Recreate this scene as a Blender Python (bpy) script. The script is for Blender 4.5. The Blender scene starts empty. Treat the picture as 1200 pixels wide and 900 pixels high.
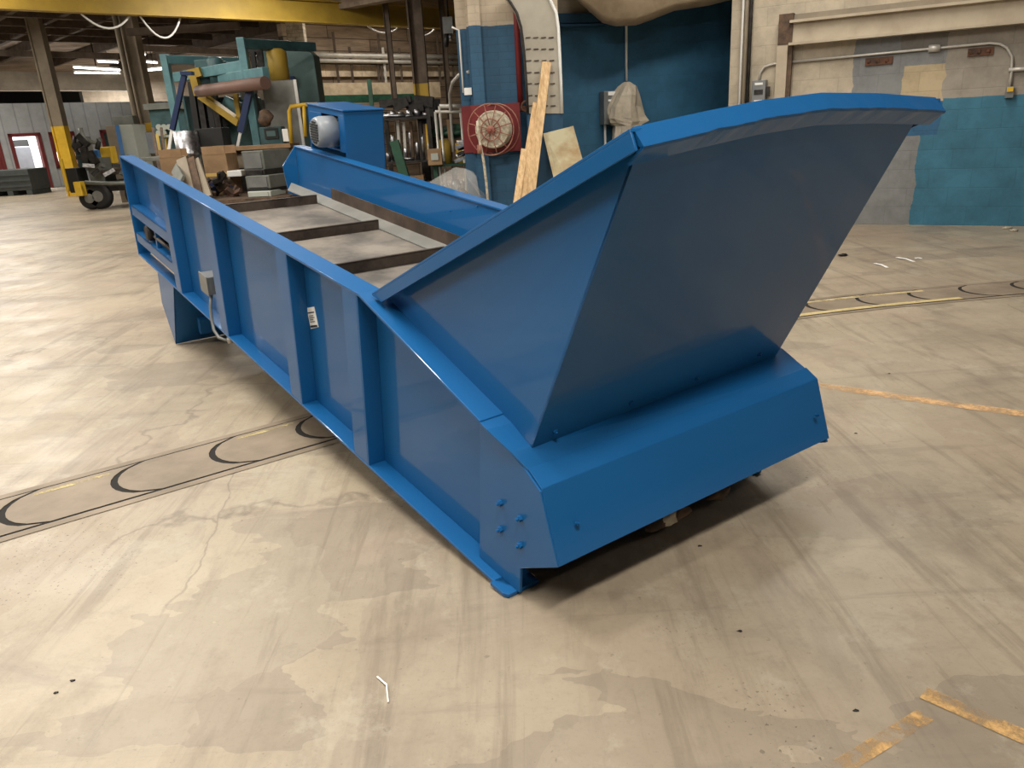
import bpy, bmesh, math, random
from mathutils import Vector, Matrix
from math import sin, cos, pi, radians, sqrt
random.seed(7)
C = bpy.context.scene.collection
scn = bpy.context.scene

# ---------------------------------------------------------------- camera
F, PITCH, ROLL, CAMH = 876.8, radians(19.227), radians(-3.3705), 1.5
fw = Vector((0, cos(PITCH), -sin(PITCH)))
r0 = Vector((1, 0, 0)); u0 = r0.cross(fw)
RT = r0 * cos(ROLL) + u0 * sin(ROLL)
UP = -r0 * sin(ROLL) + u0 * cos(ROLL)
CP = Vector((0, 0, CAMH))
cd = bpy.data.cameras.new('camera'); cam = bpy.data.objects.new('camera', cd); C.objects.link(cam)
cd.sensor_fit = 'HORIZONTAL'; cd.sensor_width = 36; cd.lens = 36 * F / 1200; cd.clip_end = 300
M = Matrix((RT, UP, -fw)).transposed().to_4x4(); M.translation = CP
cam.matrix_world = M
scn.camera = cam

def ray(px, py):
    return (fw * F + RT * (px - 600) + UP * (450 - py)).normalized()
def at(px, py, Y):                      # point seen at that place of the photo, Y metres away
    d = ray(px, py); return CP + d * (Y / d.y)
def gnd(px, py, z=0):
    d = ray(px, py); return CP + d * ((z - CAMH) / d.z)

# ---------------------------------------------------------------- light
w = bpy.data.worlds.new('world'); scn.world = w; w.use_nodes = True
bg = w.node_tree.nodes['Background']; bg.inputs[0].default_value = (1.0, .93, .84, 1); bg.inputs[1].default_value = .08
scn.view_settings.view_transform = 'Standard'; scn.view_settings.look = 'None'
scn.view_settings.exposure = -0.08; scn.view_settings.gamma = 1; scn.view_settings.use_curve_mapping = False
AX = Vector((.72, .694, 0)).normalized()      # building axes
BX = Vector((-.694, .72, 0)).normalized()
def area(loc, sx, sy, power, rot, col=(1, .94, .85)):  # serves the hall's ceiling lamps and the added fill lamps alike
    l = bpy.data.lights.new('ceiling_and_fill_lamp', 'AREA'); l.shape = 'RECTANGLE'; l.size = sx; l.size_y = sy
    l.energy = power; l.color = col
    o = bpy.data.objects.new('ceiling_and_fill_lamp', l); C.objects.link(o); o.location = loc; o.rotation_euler = (0, 0, rot)
    return o
LAMPS = [((.7, -.5, 5.4), 400), ((-1.9, 3.6, 5.4), 330), ((-3.6, -.4, 5.3), 210), ((-4.8, 7.4, 5.3), 300), ((1.2, 6.9, 5.3), 140), ((3.4, 7.9, 5.3), 180),
         ((-9, 11, 5.3), 360), ((-14, 21, 5.2), 430), ((-7, 2.5, 5.3), 230), ((4.2, -1.5, 5.3), 60), ((-12, 6, 5.3), 260), ((-18, 27, 5.2), 500),
         ((-10.5, 15, 5.2), 230), ((-5, 18.4, 5.0), 330), ((-5.6, 12.2, 5.2), 90), ((-21.5, 43.2, 4.9), 700)]  # last lamp is unseen, added to brighten the far wall
for p, e in LAMPS:
    e *= .78
    area(p, 2.4, .35, e, math.atan2(AX.y, AX.x))

# ---------------------------------------------------------------- materials
def mat(name, col, rough=.6, metal=0, var=0, scale=4, col2=None, coat=0, emit=None, bump=0, stretch=None, spec=.5, dirt=None):
    m = bpy.data.materials.new(name); m.use_nodes = True
    nt = m.node_tree; b = nt.nodes['Principled BSDF']
    b.inputs['Base Color'].default_value = (*col, 1); b.inputs['Roughness'].default_value = rough
    b.inputs['Metallic'].default_value = metal; b.inputs['Specular IOR Level'].default_value = spec
    if coat: b.inputs['Coat Weight'].default_value = coat; b.inputs['Coat Roughness'].default_value = .06
    if emit: b.inputs['Emission Color'].default_value = (*emit[:3], 1); b.inputs['Emission Strength'].default_value = emit[3]
    tc = nt.nodes.new('ShaderNodeTexCoord'); mp = nt.nodes.new('ShaderNodeMapping')
    nt.links.new(tc.outputs['Object'], mp.inputs[0])
    if stretch: mp.inputs['Scale'].default_value = stretch
    if var or col2:
        n = nt.nodes.new('ShaderNodeTexNoise'); n.inputs['Scale'].default_value = scale; n.inputs['Detail'].default_value = 6
        n.inputs['Roughness'].default_value = .62
        nt.links.new(mp.outputs[0], n.inputs[0])
        cr = nt.nodes.new('ShaderNodeValToRGB'); nt.links.new(n.outputs[0], cr.inputs[0])
        c2 = col2 if col2 else tuple(c * (1 - var) for c in col)
        cr.color_ramp.elements[0].position = .38; cr.color_ramp.elements[1].position = .62
        cr.color_ramp.elements[0].color = (*c2, 1); cr.color_ramp.elements[1].color = (*col, 1)
        nt.links.new(cr.outputs[0], b.inputs['Base Color'])
    if bump:
        n2 = nt.nodes.new('ShaderNodeTexNoise'); n2.inputs['Scale'].default_value = scale * 4; n2.inputs['Detail'].default_value = 4
        nt.links.new(mp.outputs[0], n2.inputs[0])
        bp = nt.nodes.new('ShaderNodeBump'); bp.inputs['Strength'].default_value = bump; bp.inputs['Distance'].default_value = .01
        nt.links.new(n2.outputs[0], bp.inputs['Height']); nt.links.new(bp.outputs[0], b.inputs['Normal'])
    return m

def blue_paint():
    m = mat('glossy_blue_paint', (.0085, .104, .295), .45, 0, coat=1)
    nt = m.node_tree; b = nt.nodes['Principled BSDF']; b.inputs['Coat Roughness'].default_value = .07; b.inputs['Coat IOR'].default_value = 1.5; b.inputs['Specular IOR Level'].default_value = .15; b.inputs['Coat Weight'].default_value = .5
    tc = [n for n in nt.nodes if n.type == 'TEX_COORD'][0]
    n = nt.nodes.new('ShaderNodeTexNoise'); n.inputs['Scale'].default_value = 1.6; n.inputs['Detail'].default_value = 1
    nt.links.new(tc.outputs['Object'], n.inputs[0])
    bp = nt.nodes.new('ShaderNodeBump'); bp.inputs['Strength'].default_value = .10; bp.inputs['Distance'].default_value = .03
    nt.links.new(n.outputs[0], bp.inputs['Height']); nt.links.new(bp.outputs[0], b.inputs['Normal'])
    nt.links.new(bp.outputs[0], b.inputs['Coat Normal'])
    return m
BLUE = blue_paint()
def floor_mat():
    m = bpy.data.materials.new('worn_concrete_floor'); m.use_nodes = True; nt = m.node_tree; b = nt.nodes['Principled BSDF']
    N = nt.nodes.new; Lk = nt.links.new
    tc = N('ShaderNodeTexCoord')
    def noise(sc, det=5, rough=.6, stretch=None, rot=0, dist=0):
        mp = N('ShaderNodeMapping'); Lk(tc.outputs['Object'], mp.inputs[0])
        if stretch: mp.inputs['Scale'].default_value = stretch
        mp.inputs['Rotation'].default_value = (0, 0, rot)
        n = N('ShaderNodeTexNoise'); n.inputs['Scale'].default_value = sc; n.inputs['Detail'].default_value = det
        n.inputs['Roughness'].default_value = rough; n.inputs['Distortion'].default_value = dist; Lk(mp.outputs[0], n.inputs[0]); return n.outputs[0]
    def ramp(src, p0, p1, c0=(0, 0, 0), c1=(1, 1, 1)):
        r = N('ShaderNodeValToRGB'); e = r.color_ramp.elements; e[0].position = p0; e[1].position = p1
        e[0].color = (*c0, 1); e[1].color = (*c1, 1); Lk(src, r.inputs[0]); return r.outputs[0]
    def mix(fac, a, bb, bt='MIX'):
        x = N('ShaderNodeMix'); x.data_type = 'RGBA'; x.blend_type = bt
        for s, v in ((x.inputs[0], fac), (x.inputs[6], a), (x.inputs[7], bb)):
            if isinstance(v, tuple): s.default_value = (*v, 1)
            elif isinstance(v, (int, float)): s.default_value = v
            else: Lk(v, s)
        return x.outputs[2]
    base = ramp(noise(1.1, 8, .65), .35, .66, (.31, .256, .184), (.42, .358, .262))
    c = mix(ramp(noise(.35, 3), .45, .62), base, mix(.5, base, (.33, .255, .182)))
    def cells(sc, lo, hi, stretch, rot, amount):     # patches with edges of their own
        mp = N('ShaderNodeMapping'); Lk(tc.outputs['Object'], mp.inputs[0]); mp.inputs['Scale'].default_value = stretch; mp.inputs['Rotation'].default_value = (0, 0, rot)
        nd = N('ShaderNodeTexNoise'); nd.inputs['Scale'].default_value = 2.2; nd.inputs['Detail'].default_value = 5; Lk(mp.outputs[0], nd.inputs[0])
        ad = N('ShaderNodeVectorMath'); ad.operation = 'MULTIPLY_ADD'; Lk(nd.outputs[1], ad.inputs[0]); ad.inputs[1].default_value = (.9, .9, .9); Lk(mp.outputs[0], ad.inputs[2])
        vv = N('ShaderNodeTexVoronoi'); vv.inputs['Scale'].default_value = sc; Lk(ad.outputs[0], vv.inputs[0])
        sp_ = N('ShaderNodeSeparateColor'); Lk(vv.outputs['Color'], sp_.inputs[0])
        return ramp(sp_.outputs[0], lo, hi)
    c = mix(mix(cells(1.3, .62, .66, (1, .45, 1), radians(35), 1), (0, 0, 0), (.20, .20, .20)), c, (.19, .155, .12))
    c = mix(mix(cells(2.3, .80, .83, (.5, 1, 1), radians(25), 1), (0, 0, 0), (.36, .36, .36)), c, (.16, .13, .105))
    c = mix(mix(cells(1.0, .72, .76, (1, .6, 1), radians(-20), 1), (0, 0, 0), (.26, .26, .26)), c, (.42, .37, .28))
    c = mix(mix(ramp(noise(5.5, 6, .65, (1, .10, 1), radians(38), .6), .55, .64), (0, 0, 0), (.45, .45, .45)), c, (.16, .125, .09))
    c = mix(mix(ramp(noise(9, 6, .7, (1, .08, 1), radians(52), .8), .56, .66), (0, 0, 0), (.38, .38, .38)), c, (.16, .125, .09))
    c = mix(mix(ramp(noise(3.4, 8, .7, (1, .3, 1), radians(30), .4), .52, .66), (0, 0, 0), (.40, .40, .40)), c, (.185, .15, .115))
    c = mix(mix(ramp(noise(2.0, 7, .7, (.3, 1, 1), radians(10), .4), .56, .68), (0, 0, 0), (.45, .45, .45)), c, (.16, .125, .10))
    c = mix(mix(ramp(noise(9, 9, .75), .52, .68), (0, 0, 0), (.28, .28, .28)), c, (.17, .135, .10))
    c = mix(mix(ramp(noise(4.5, 6, .65, (.10, 1, 1), radians(18), .6), .58, .65), (0, 0, 0), (.30, .30, .30)), c, (.18, .145, .115))
    c = mix(mix(ramp(noise(1.3, 3, .5, None, 1.1), .66, .76), (0, 0, 0), (.5, .5, .5)), c, (.12, .10, .08))
    c = mix(mix(ramp(noise(3.2, 8, .75, None, .6), .55, .64), (0, 0, 0), (.4, .4, .4)), c, (.44, .395, .31))
    c = mix(mix(ramp(noise(.8, 4, .6, None, 2.3), .56, .68), (0, 0, 0), (.4, .4, .4)), c, (.40, .29, .21))
    c = mix(mix(ramp(noise(30, 4, .7), .30, .36, (1, 1, 1), (0, 0, 0)), (0, 0, 0), (.45, .45, .45)), c, (.10, .08, .06))
    c = mix(mix(ramp(noise(60, 5, .8), .52, .70), (0, 0, 0), (.22, .22, .22)), c, (.14, .115, .09))
    c = mix(ramp(noise(.9, 2, .5, None, .3), .55, .62), c, mix(mix(ramp(noise(70, 2, .5), .66, .68), (0, 0, 0), (.7, .7, .7)), c, (.07, .055, .04)))
    # cracks
    v = N('ShaderNodeTexVoronoi'); v.feature = 'DISTANCE_TO_EDGE'; v.inputs['Scale'].default_value = .42
    mpv = N('ShaderNodeMapping'); Lk(tc.outputs['Object'], mpv.inputs[0]); mpv.inputs['Rotation'].default_value = (0, 0, .6); mpv.inputs['Scale'].default_value = (1.6, .35, 1)
    nv = N('ShaderNodeTexNoise'); nv.inputs['Scale'].default_value = 2.5; nv.inputs['Detail'].default_value = 5; Lk(tc.outputs['Object'], nv.inputs[0])
    va = N('ShaderNodeVectorMath'); va.operation = 'MULTIPLY_ADD'; Lk(nv.outputs[1], va.inputs[0]); va.inputs[1].default_value = (.28, .28, .28); Lk(mpv.outputs[0], va.inputs[2])
    Lk(va.outputs[0], v.inputs[0])
    cf = ramp(v.outputs['Distance'], .0, .0035, (1, 1, 1), (0, 0, 0))
    cg = mix(ramp(noise(.9, 2), .5, .56), (0, 0, 0), cf)
    c = mix(cg, c, mix(.45, c, (.08, .06, .045)))
    Lk(c, b.inputs['Base Color'])
    rr = ramp(noise(2.3, 5), .3, .7, (.34, .34, .34), (.6, .6, .6)); Lk(rr, b.inputs['Roughness'])
    bp = N('ShaderNodeBump'); bp.inputs['Strength'].default_value = .25; bp.inputs['Distance'].default_value = .004
    Lk(noise(14, 6, .7), bp.inputs['Height']); Lk(bp.outputs[0], b.inputs['Normal'])
    return m
def block_mat(name, rules, base, mortar=.8, bw=.45, bh=.225, var=.12, ms=.006, bump=.5):
    """painted block wall; local x along the wall, z up.  rules: (x0,x1,z0,z1,colour)"""
    m = bpy.data.materials.new(name); m.use_nodes = True; nt = m.node_tree; b = nt.nodes['Principled BSDF']
    N = nt.nodes.new; Lk = nt.links.new
    tc = N('ShaderNodeTexCoord'); sp = N('ShaderNodeSeparateXYZ'); Lk(tc.outputs['Object'], sp.inputs[0])
    cb = N('ShaderNodeCombineXYZ'); Lk(sp.outputs[0], cb.inputs[0]); Lk(sp.outputs[2], cb.inputs[1])
    br = N('ShaderNodeTexBrick'); br.inputs['Scale'].default_value = 1; br.inputs['Brick Width'].default_value = bw; br.inputs['Row Height'].default_value = bh
    br.inputs['Mortar Size'].default_value = ms; br.inputs['Mortar Smooth'].default_value = .4
    br.inputs['Color1'].default_value = (1, 1, 1, 1); br.inputs['Color2'].default_value = (.93, .93, .93, 1)
    br.inputs['Mortar'].default_value = (mortar, mortar, mortar, 1); Lk(cb.outputs[0], br.inputs[0])
    nz = N('ShaderNodeTexNoise'); nz.inputs['Scale'].default_value = 5; nz.inputs['Detail'].default_value = 4; Lk(tc.outputs['Object'], nz.inputs[0])
    def math_(op, a, v):
        x = N('ShaderNodeMath'); x.operation = op
        for s, q in ((x.inputs[0], a), (x.inputs[1], v)):
            if isinstance(q, (int, float)): s.default_value = q
            else: Lk(q, s)
        return x.outputs[0]
    wob = math_('MULTIPLY', math_('SUBTRACT', nz.outputs[0], .5), .13)
    X = math_('ADD', sp.outputs[0], wob); Z = math_('ADD', sp.outputs[2], math_('MULTIPLY', wob, .25))
    def mixc(f, a, c):
        x = N('ShaderNodeMix'); x.data_type = 'RGBA'
        for s, v in ((x.inputs[0], f), (x.inputs[6], a), (x.inputs[7], c)):
            if isinstance(v, tuple): s.default_value = (*v, 1)
            elif isinstance(v, (int, float)): s.default_value = v
            else: Lk(v, s)
        return x.outputs[2]
    col = base
    for (x0, x1, z0, z1, cc) in rules:
        f = math_('MULTIPLY', math_('MULTIPLY', math_('GREATER_THAN', X, x0), math_('LESS_THAN', X, x1)),
                  math_('MULTIPLY', math_('GREATER_THAN', Z, z0), math_('LESS_THAN', Z, z1)))
        col = mixc(f, col, cc)
    n3 = N('ShaderNodeTexNoise'); n3.inputs['Scale'].default_value = 2.3; n3.inputs['Detail'].default_value = 8; n3.inputs['Roughness'].default_value = .7
    Lk(tc.outputs['Object'], n3.inputs[0])
    r3 = N('ShaderNodeValToRGB'); r3.color_ramp.elements[0].position = .36; r3.color_ramp.elements[1].position = .58
    r3.color_ramp.elements[0].color = (1 - var * 2.2,) * 3 + (1,); Lk(n3.outputs[0], r3.inputs[0])
    x = N('ShaderNodeMix'); x.data_type = 'RGBA'; x.blend_type = 'MULTIPLY'; x.inputs[0].default_value = 1
    if isinstance(col, tuple): x.inputs[6].default_value = (*col, 1)
    else: Lk(col, x.inputs[6])
    Lk(br.outputs[0], x.inputs[7])
    y = N('ShaderNodeMix'); y.data_type = 'RGBA'; y.blend_type = 'MULTIPLY'; y.inputs[0].default_value = 1
    Lk(x.outputs[2], y.inputs[6]); Lk(r3.outputs[0], y.inputs[7])
    Lk(y.outputs[2], b.inputs['Base Color']); b.inputs['Roughness'].default_value = .6
    bp = N('ShaderNodeBump'); bp.inputs['Strength'].default_value = bump; bp.inputs['Distance'].default_value = .008; Lk(br.outputs[1], bp.inputs['Height']); bp.invert = True
    Lk(bp.outputs[0], b.inputs['Normal'])
    return m
def plank_mat(name, c1, c2, wdt=.22, mortar=.25, along='x', length=3.0):
    m = bpy.data.materials.new(name); m.use_nodes = True; nt = m.node_tree; b = nt.nodes['Principled BSDF']
    N = nt.nodes.new; Lk = nt.links.new
    tc = N('ShaderNodeTexCoord'); sp = N('ShaderNodeSeparateXYZ'); Lk(tc.outputs['Object'], sp.inputs[0])
    cb = N('ShaderNodeCombineXYZ'); Lk(sp.outputs[0], cb.inputs[0]); Lk(sp.outputs[2 if along == 'x' else 1], cb.inputs[1])
    br = N('ShaderNodeTexBrick'); br.inputs['Scale'].default_value = 1; br.inputs['Brick Width'].default_value = length; br.inputs['Row Height'].default_value = wdt
    br.inputs['Mortar Size'].default_value = .012
    br.inputs['Color1'].default_value = (*c1, 1); br.inputs['Color2'].default_value = (*c2, 1); br.inputs['Mortar'].default_value = tuple(k * mortar for k in c2) + (1,)
    Lk(cb.outputs[0], br.inputs[0])
    n = N('ShaderNodeTexNoise'); n.inputs['Scale'].default_value = 1.5; n.inputs['Detail'].default_value = 8; n.inputs['Roughness'].default_value = .7
    mp = N('ShaderNodeMapping'); mp.inputs['Scale'].default_value = (.4, 1, 3); Lk(tc.outputs['Object'], mp.inputs[0]); Lk(mp.outputs[0], n.inputs[0])
    r = N('ShaderNodeValToRGB'); r.color_ramp.elements[0].position = .33; r.color_ramp.elements[1].position = .66; r.color_ramp.elements[0].color = (.35, .32, .3, 1); Lk(n.outputs[0], r.inputs[0])
    x = N('ShaderNodeMix'); x.data_type = 'RGBA'; x.blend_type = 'MULTIPLY'; x.inputs[0].default_value = 1; Lk(br.outputs[0], x.inputs[6]); Lk(r.outputs[0], x.inputs[7])
    Lk(x.outputs[2], b.inputs['Base Color']); b.inputs['Roughness'].default_value = .75
    return m

FLOOR = floor_mat()
MT = dict(
    steel=mat('brown_mill_steel', (.12, .095, .075), .5, .6, col2=(.055, .042, .035), scale=6, bump=.2),
    rust=mat('rusty_steel', (.15, .065, .035), .8, .2, col2=(.07, .045, .035), scale=7, bump=.4),
    galv=mat('galvanised_sheet', (.27, .27, .25), .5, .3, col2=(.20, .20, .185), scale=3),
    belt=mat('dusty_belt_rubber', (.22, .195, .165), .7, 0, col2=(.075, .07, .064), scale=2.4),
    grey=mat('grey_motor_paint', (.30, .33, .36), .4, 0, col2=(.26, .29, .32), coat=.2),
    greybox=mat('grey_cast_box', (.20, .21, .19), .45, .3, col2=(.14, .15, .13)),
    black=mat('black_rubber', (.012, .012, .012), .6),
    dark=mat('dark_greasy_steel', (.045, .04, .037), .55, .4, col2=(.015, .014, .013), scale=9, bump=.3),
    chrome=mat('bright_steel', (.60, .61, .63), .35, 1, col2=(.25, .25, .27), scale=14),
    white=mat('white_paint', (.78, .78, .75), .5),
    paper=mat('white_paper', (.85, .85, .82), .7),
    ink=mat('black_ink', (.02, .02, .02), .7),
    teal=mat('pale_teal_paint', (.12, .27, .30), .45, 0, col2=(.085, .20, .23)),
    teald=mat('deep_teal_paint', (.045, .11, .12), .5, 0, col2=(.025, .07, .075)),
    tealp=mat('grey_teal_panel', (.085, .15, .15), .45, .1, col2=(.07, .125, .125)),
    yellow=mat('yellow_paint', (.80, .52, .045), .5, 0, col2=(.68, .42, .03)),
    oldyel=mat('dulled_yellow_paint', (.42, .28, .035), .55, 0, col2=(.34, .22, .03), scale=2),
    navy=mat('navy_paint', (.015, .03, .09), .4),
    roll=mat('brown_roller', (.19, .11, .085), .55, 0, col2=(.17, .10, .08)),
    card=mat('cardboard', (.36, .23, .12), .8, 0, col2=(.25, .155, .08), scale=3),
    tape=mat('packing_tape', (.62, .42, .14), .3),
    pine=mat('pine_plank', (.74, .52, .28), .65, 0, col2=(.50, .32, .15), scale=7, stretch=(5, 5, .8)),
    ply=mat('weathered_plywood', (.46, .42, .27), .7, 0, col2=(.30, .20, .09), scale=2.6),
    cream=mat('cream_paint', (.50, .43, .32), .6, 0, col2=(.40, .33, .24), scale=2.5),
    colm=mat('tan_column_paint', (.30, .25, .18), .6, 0, col2=(.22, .18, .13), scale=2),
    wood=mat('dark_timber', (.13, .095, .068), .8, 0, col2=(.07, .05, .036), scale=3, stretch=(1, 1, 1)),
    beam=mat('old_timber_beam', (.26, .20, .15), .8, 0, col2=(.16, .12, .085), scale=3),
    red=mat('dark_red_paint', (.17, .016, .017), .5, 0, col2=(.18, .014, .015)),
    redh=mat('rust_red_reel', (.23, .06, .045), .6, 0, col2=(.33, .17, .11), scale=9),
    hose=mat('canvas_hose', (.62, .56, .43), .8, 0, col2=(.36, .31, .23), scale=30),
    green=mat('green_machine_paint', (.02, .09, .05), .5, 0, col2=(.012, .05, .03)),
    maroon=mat('maroon_frame_paint', (.17, .03, .03), .5),
    offgrey=mat('office_grey_siding', (.34, .36, .37), .6, 0, col2=(.29, .31, .32), scale=1.5),
    cab=mat('pale_green_grey_cabinet', (.46, .49, .44), .45, 0, col2=(.42, .45, .40)),
    bluec=mat('mid_blue_paint', (.035, .15, .38), .45),
    panelgrey=mat('grey_locker_paint', (.30, .32, .36), .5, 0, col2=(.26, .28, .32)),
    crate=mat('dark_grey_crate_plastic', (.075, .085, .085), .6, 0, col2=(.06, .07, .07)),
    lit=mat('lit_fluorescent_tube', (1, 1, 1), .5, emit=(1, .96, .88, 9)),
    litroom=mat('office_wall_paint', (.85, .86, .86), .6),
    cap=mat('beige_louvre_duct', (.42, .39, .32), .55, .1, col2=(.34, .31, .25), scale=2),
    tarp=mat('dusty_tarpaulin', (.52, .46, .36), .5, 0, col2=(.36, .32, .25), scale=4, bump=.5),
    canvas=mat('beige_canvas', (.50, .40, .27), .8, 0, col2=(.38, .29, .19), scale=3, bump=.4),
    trackp=mat('worn_floor_plate', (.27, .215, .155), .6, 0, col2=(.19, .15, .105), scale=3),
    gap=mat('dark_plate_gap', (.012, .010, .008), .9),
    dblue=mat('dark_blue_wall_paint', (.018, .075, .15), .5, 0, col2=(.012, .055, .11), scale=1.5),
    mgrey=mat('grey_electrical_box', (.26, .27, .27), .4, .4, col2=(.2, .21, .21)),
    pipe=mat('pale_conduit', (.62, .60, .55), .4, .3, col2=(.50, .48, .43)),
    skirt=mat('browned_steel', (.11, .075, .055), .55, .4, col2=(.05, .036, .028), scale=4, bump=.2),
    brown=mat('brown_junk', (.14, .085, .05), .8, 0, col2=(.05, .035, .025), scale=9),
)
def wrap_mat():
    m = mat('clear_plastic_wrap', (.75, .75, .73), .12); b = m.node_tree.nodes['Principled BSDF']
    b.inputs['Alpha'].default_value = .22
    nt = m.node_tree; n = nt.nodes.new('ShaderNodeTexNoise'); n.inputs['Scale'].default_value = 9
    bp = nt.nodes.new('ShaderNodeBump'); bp.inputs['Strength'].default_value = .8; bp.inputs['Distance'].default_value = .03
    nt.links.new(n.outputs[0], bp.inputs['Height']); nt.links.new(bp.outputs[0], b.inputs['Normal'])
    return m
MT['wrap'] = wrap_mat()
def floor_paint(name, col, lo, hi, scale=7):
    m = mat(name, col, .6, 0, var=.25, scale=9); nt = m.node_tree; b = nt.nodes['Principled BSDF']
    tc = [n for n in nt.nodes if n.type == 'TEX_COORD'][0]
    n = nt.nodes.new('ShaderNodeTexNoise'); n.inputs['Scale'].default_value = scale; n.inputs['Detail'].default_value = 8; n.inputs['Roughness'].default_value = .75
    nt.links.new(tc.outputs['Object'], n.inputs[0])
    mr = nt.nodes.new('ShaderNodeMapRange'); mr.inputs[1].default_value = lo; mr.inputs[2].default_value = hi
    nt.links.new(n.outputs[0], mr.inputs[0]); nt.links.new(mr.outputs[0], b.inputs['Alpha'])
    return m

# ---------------------------------------------------------------- mesh builder
class MB:
    def __init__(s): s.v = []; s.f = []; s.sm = []
    def add(s, vs, fs, smooth=False):
        o = len(s.v); s.v += [Vector(p) for p in vs]; s.f += [[o + i for i in f] for f in fs]; s.sm += [smooth] * len(fs); return s
    def hexa(s, p):   # 8 points: bottom loop, top loop
        return s.add(p, [(3, 2, 1, 0), (4, 5, 6, 7), (0, 1, 5, 4), (1, 2, 6, 5), (2, 3, 7, 6), (3, 0, 4, 7)])
    def box(s, a, b):
        (x0, y0, z0), (x1, y1, z1) = a, b
        return s.hexa([(x0, y0, z0), (x1, y0, z0), (x1, y1, z0), (x0, y1, z0), (x0, y0, z1), (x1, y0, z1), (x1, y1, z1), (x0, y1, z1)])
    def obox(s, c, ex, ey, ez, d):     # oriented box, full sizes d along the axes
        c = Vector(c); X = Vector(ex) * d[0] / 2; Y = Vector(ey) * d[1] / 2; Z = Vector(ez) * d[2] / 2
        return s.hexa([c - X - Y - Z, c + X - Y - Z, c + X + Y - Z, c - X + Y - Z, c - X - Y + Z, c + X - Y + Z, c + X + Y + Z, c - X + Y + Z])
    def bar(s, a, b, wd, hg, up=(0, 0, 1)):
        a = Vector(a); b = Vector(b); d = (b - a); L = d.length; d.normalize(); up = Vector(up)
        sd = d.cross(up)
        if sd.length < 1e-4: sd = d.cross(Vector((1, 0, 0)))
        sd.normalize(); u = sd.cross(d).normalized()
        return s.obox((a + b) / 2, d, sd, u, (L, wd, hg))
    def prism(s, poly, ext):
        n = len(poly); P = [Vector(p) for p in poly]; E = Vector(ext)
        return s.add(P + [p + E for p in P], [list(range(n))[::-1], list(range(n, 2 * n))] + [(i, (i + 1) % n, n + (i + 1) % n, n + i) for i in range(n)])
    def tube(s, pts, r, n=10, cap=True):
        P = [Vector(p) for p in pts]; rs = r if isinstance(r, (list, tuple)) else [r] * len(P)
        vs = []; pu = None
        for i, p in enumerate(P):
            t = (P[min(i + 1, len(P) - 1)] - P[max(i - 1, 0)]).normalized()
            if pu is None:
                pu = t.orthogonal().normalized()
            pu = (pu - t * pu.dot(t)).normalized(); q = t.cross(pu)
            vs += [p + (pu * cos(2 * pi * k / n) + q * sin(2 * pi * k / n)) * rs[i] for k in range(n)]
        fs = [(i * n + k, i * n + (k + 1) % n, (i + 1) * n + (k + 1) % n, (i + 1) * n + k) for i in range(len(P) - 1) for k in range(n)]
        s.add(vs, fs, True)
        if cap:
            o = len(s.v) - len(vs); s.f += [[o + k for k in range(n)][::-1], [o + (len(P) - 1) * n + k for k in range(n)]]; s.sm += [False, False]
        return s
    def ring(s, c, ax, R, r, n=32, m=6):
        c = Vector(c); ax = Vector(ax).normalized(); a = ax.orthogonal().normalized(); b = ax.cross(a)
        vs = []
        for i in range(n):
            d = a * cos(2 * pi * i / n) + b * sin(2 * pi * i / n)
            vs += [c + d * (R + r * cos(2 * pi * k / m)) + ax * r * sin(2 * pi * k / m) for k in range(m)]
        return s.add(vs, [(i * m + k, i * m + (k + 1) % m, ((i + 1) % n) * m + (k + 1) % m, ((i + 1) % n) * m + k) for i in range(n) for k in range(m)], True)
    def lathe(s, c, ax, prof, n=24):     # prof: (radius, distance along axis)
        c = Vector(c); ax = Vector(ax).normalized()
        a = ax.orthogonal().normalized(); b_ = ax.cross(a); vs = []
        for r, h in prof:
            r = max(r, 1e-4); vs += [c + ax * h + (a * cos(2 * pi * k / n) + b_ * sin(2 * pi * k / n)) * r for k in range(n)]
        m = len(prof); fs = [(i * n + k, i * n + (k + 1) % n, (i + 1) * n + (k + 1) % n, (i + 1) * n + k) for i in range(m - 1) for k in range(n)]
        s.add(vs, fs, False); o = len(s.v) - len(vs)
        for i, (p0_, p1_) in enumerate(zip(prof, prof[1:])):      # shade the round parts smooth, flat discs flat
            if n > 8 and abs(p1_[1] - p0_[1]) > abs(p1_[0] - p0_[0]) * .4:
                for k in range(n): s.sm[-len(fs) + i * n + k] = True
        s.f += [[o + k for k in range(n)][::-1], [o + (m - 1) * n + k for k in range(n)]]; s.sm += [False, False]
        return s
    def blob(s, c, rad, seed=0, amp=.15, nu=12, nv=9):
        rnd = random.Random(seed); vs = []; c = Vector(c); ph = [rnd.uniform(0, 6) for _ in range(6)]
        for j in range(nv + 1):
            th = pi * j / nv
            for i in range(nu):
                f = 2 * pi * i / nu; k = 1 + amp * (sin(3 * f + ph[0] + 2 * th) + sin(5 * f + ph[1]) * .5 + cos(4 * th + ph[2] + f) * .7)
                vs.append(c + Vector((rad[0] * sin(th) * cos(f) * k, rad[1] * sin(th) * sin(f) * k, rad[2] * cos(th) * (1 + .3 * amp * sin(f * 2 + ph[3])))))
        return s.add(vs, [(j * nu + i, j * nu + (i + 1) % nu, (j + 1) * nu + (i + 1) % nu, (j + 1) * nu + i) for j in range(nv) for i in range(nu)], True)
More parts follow.
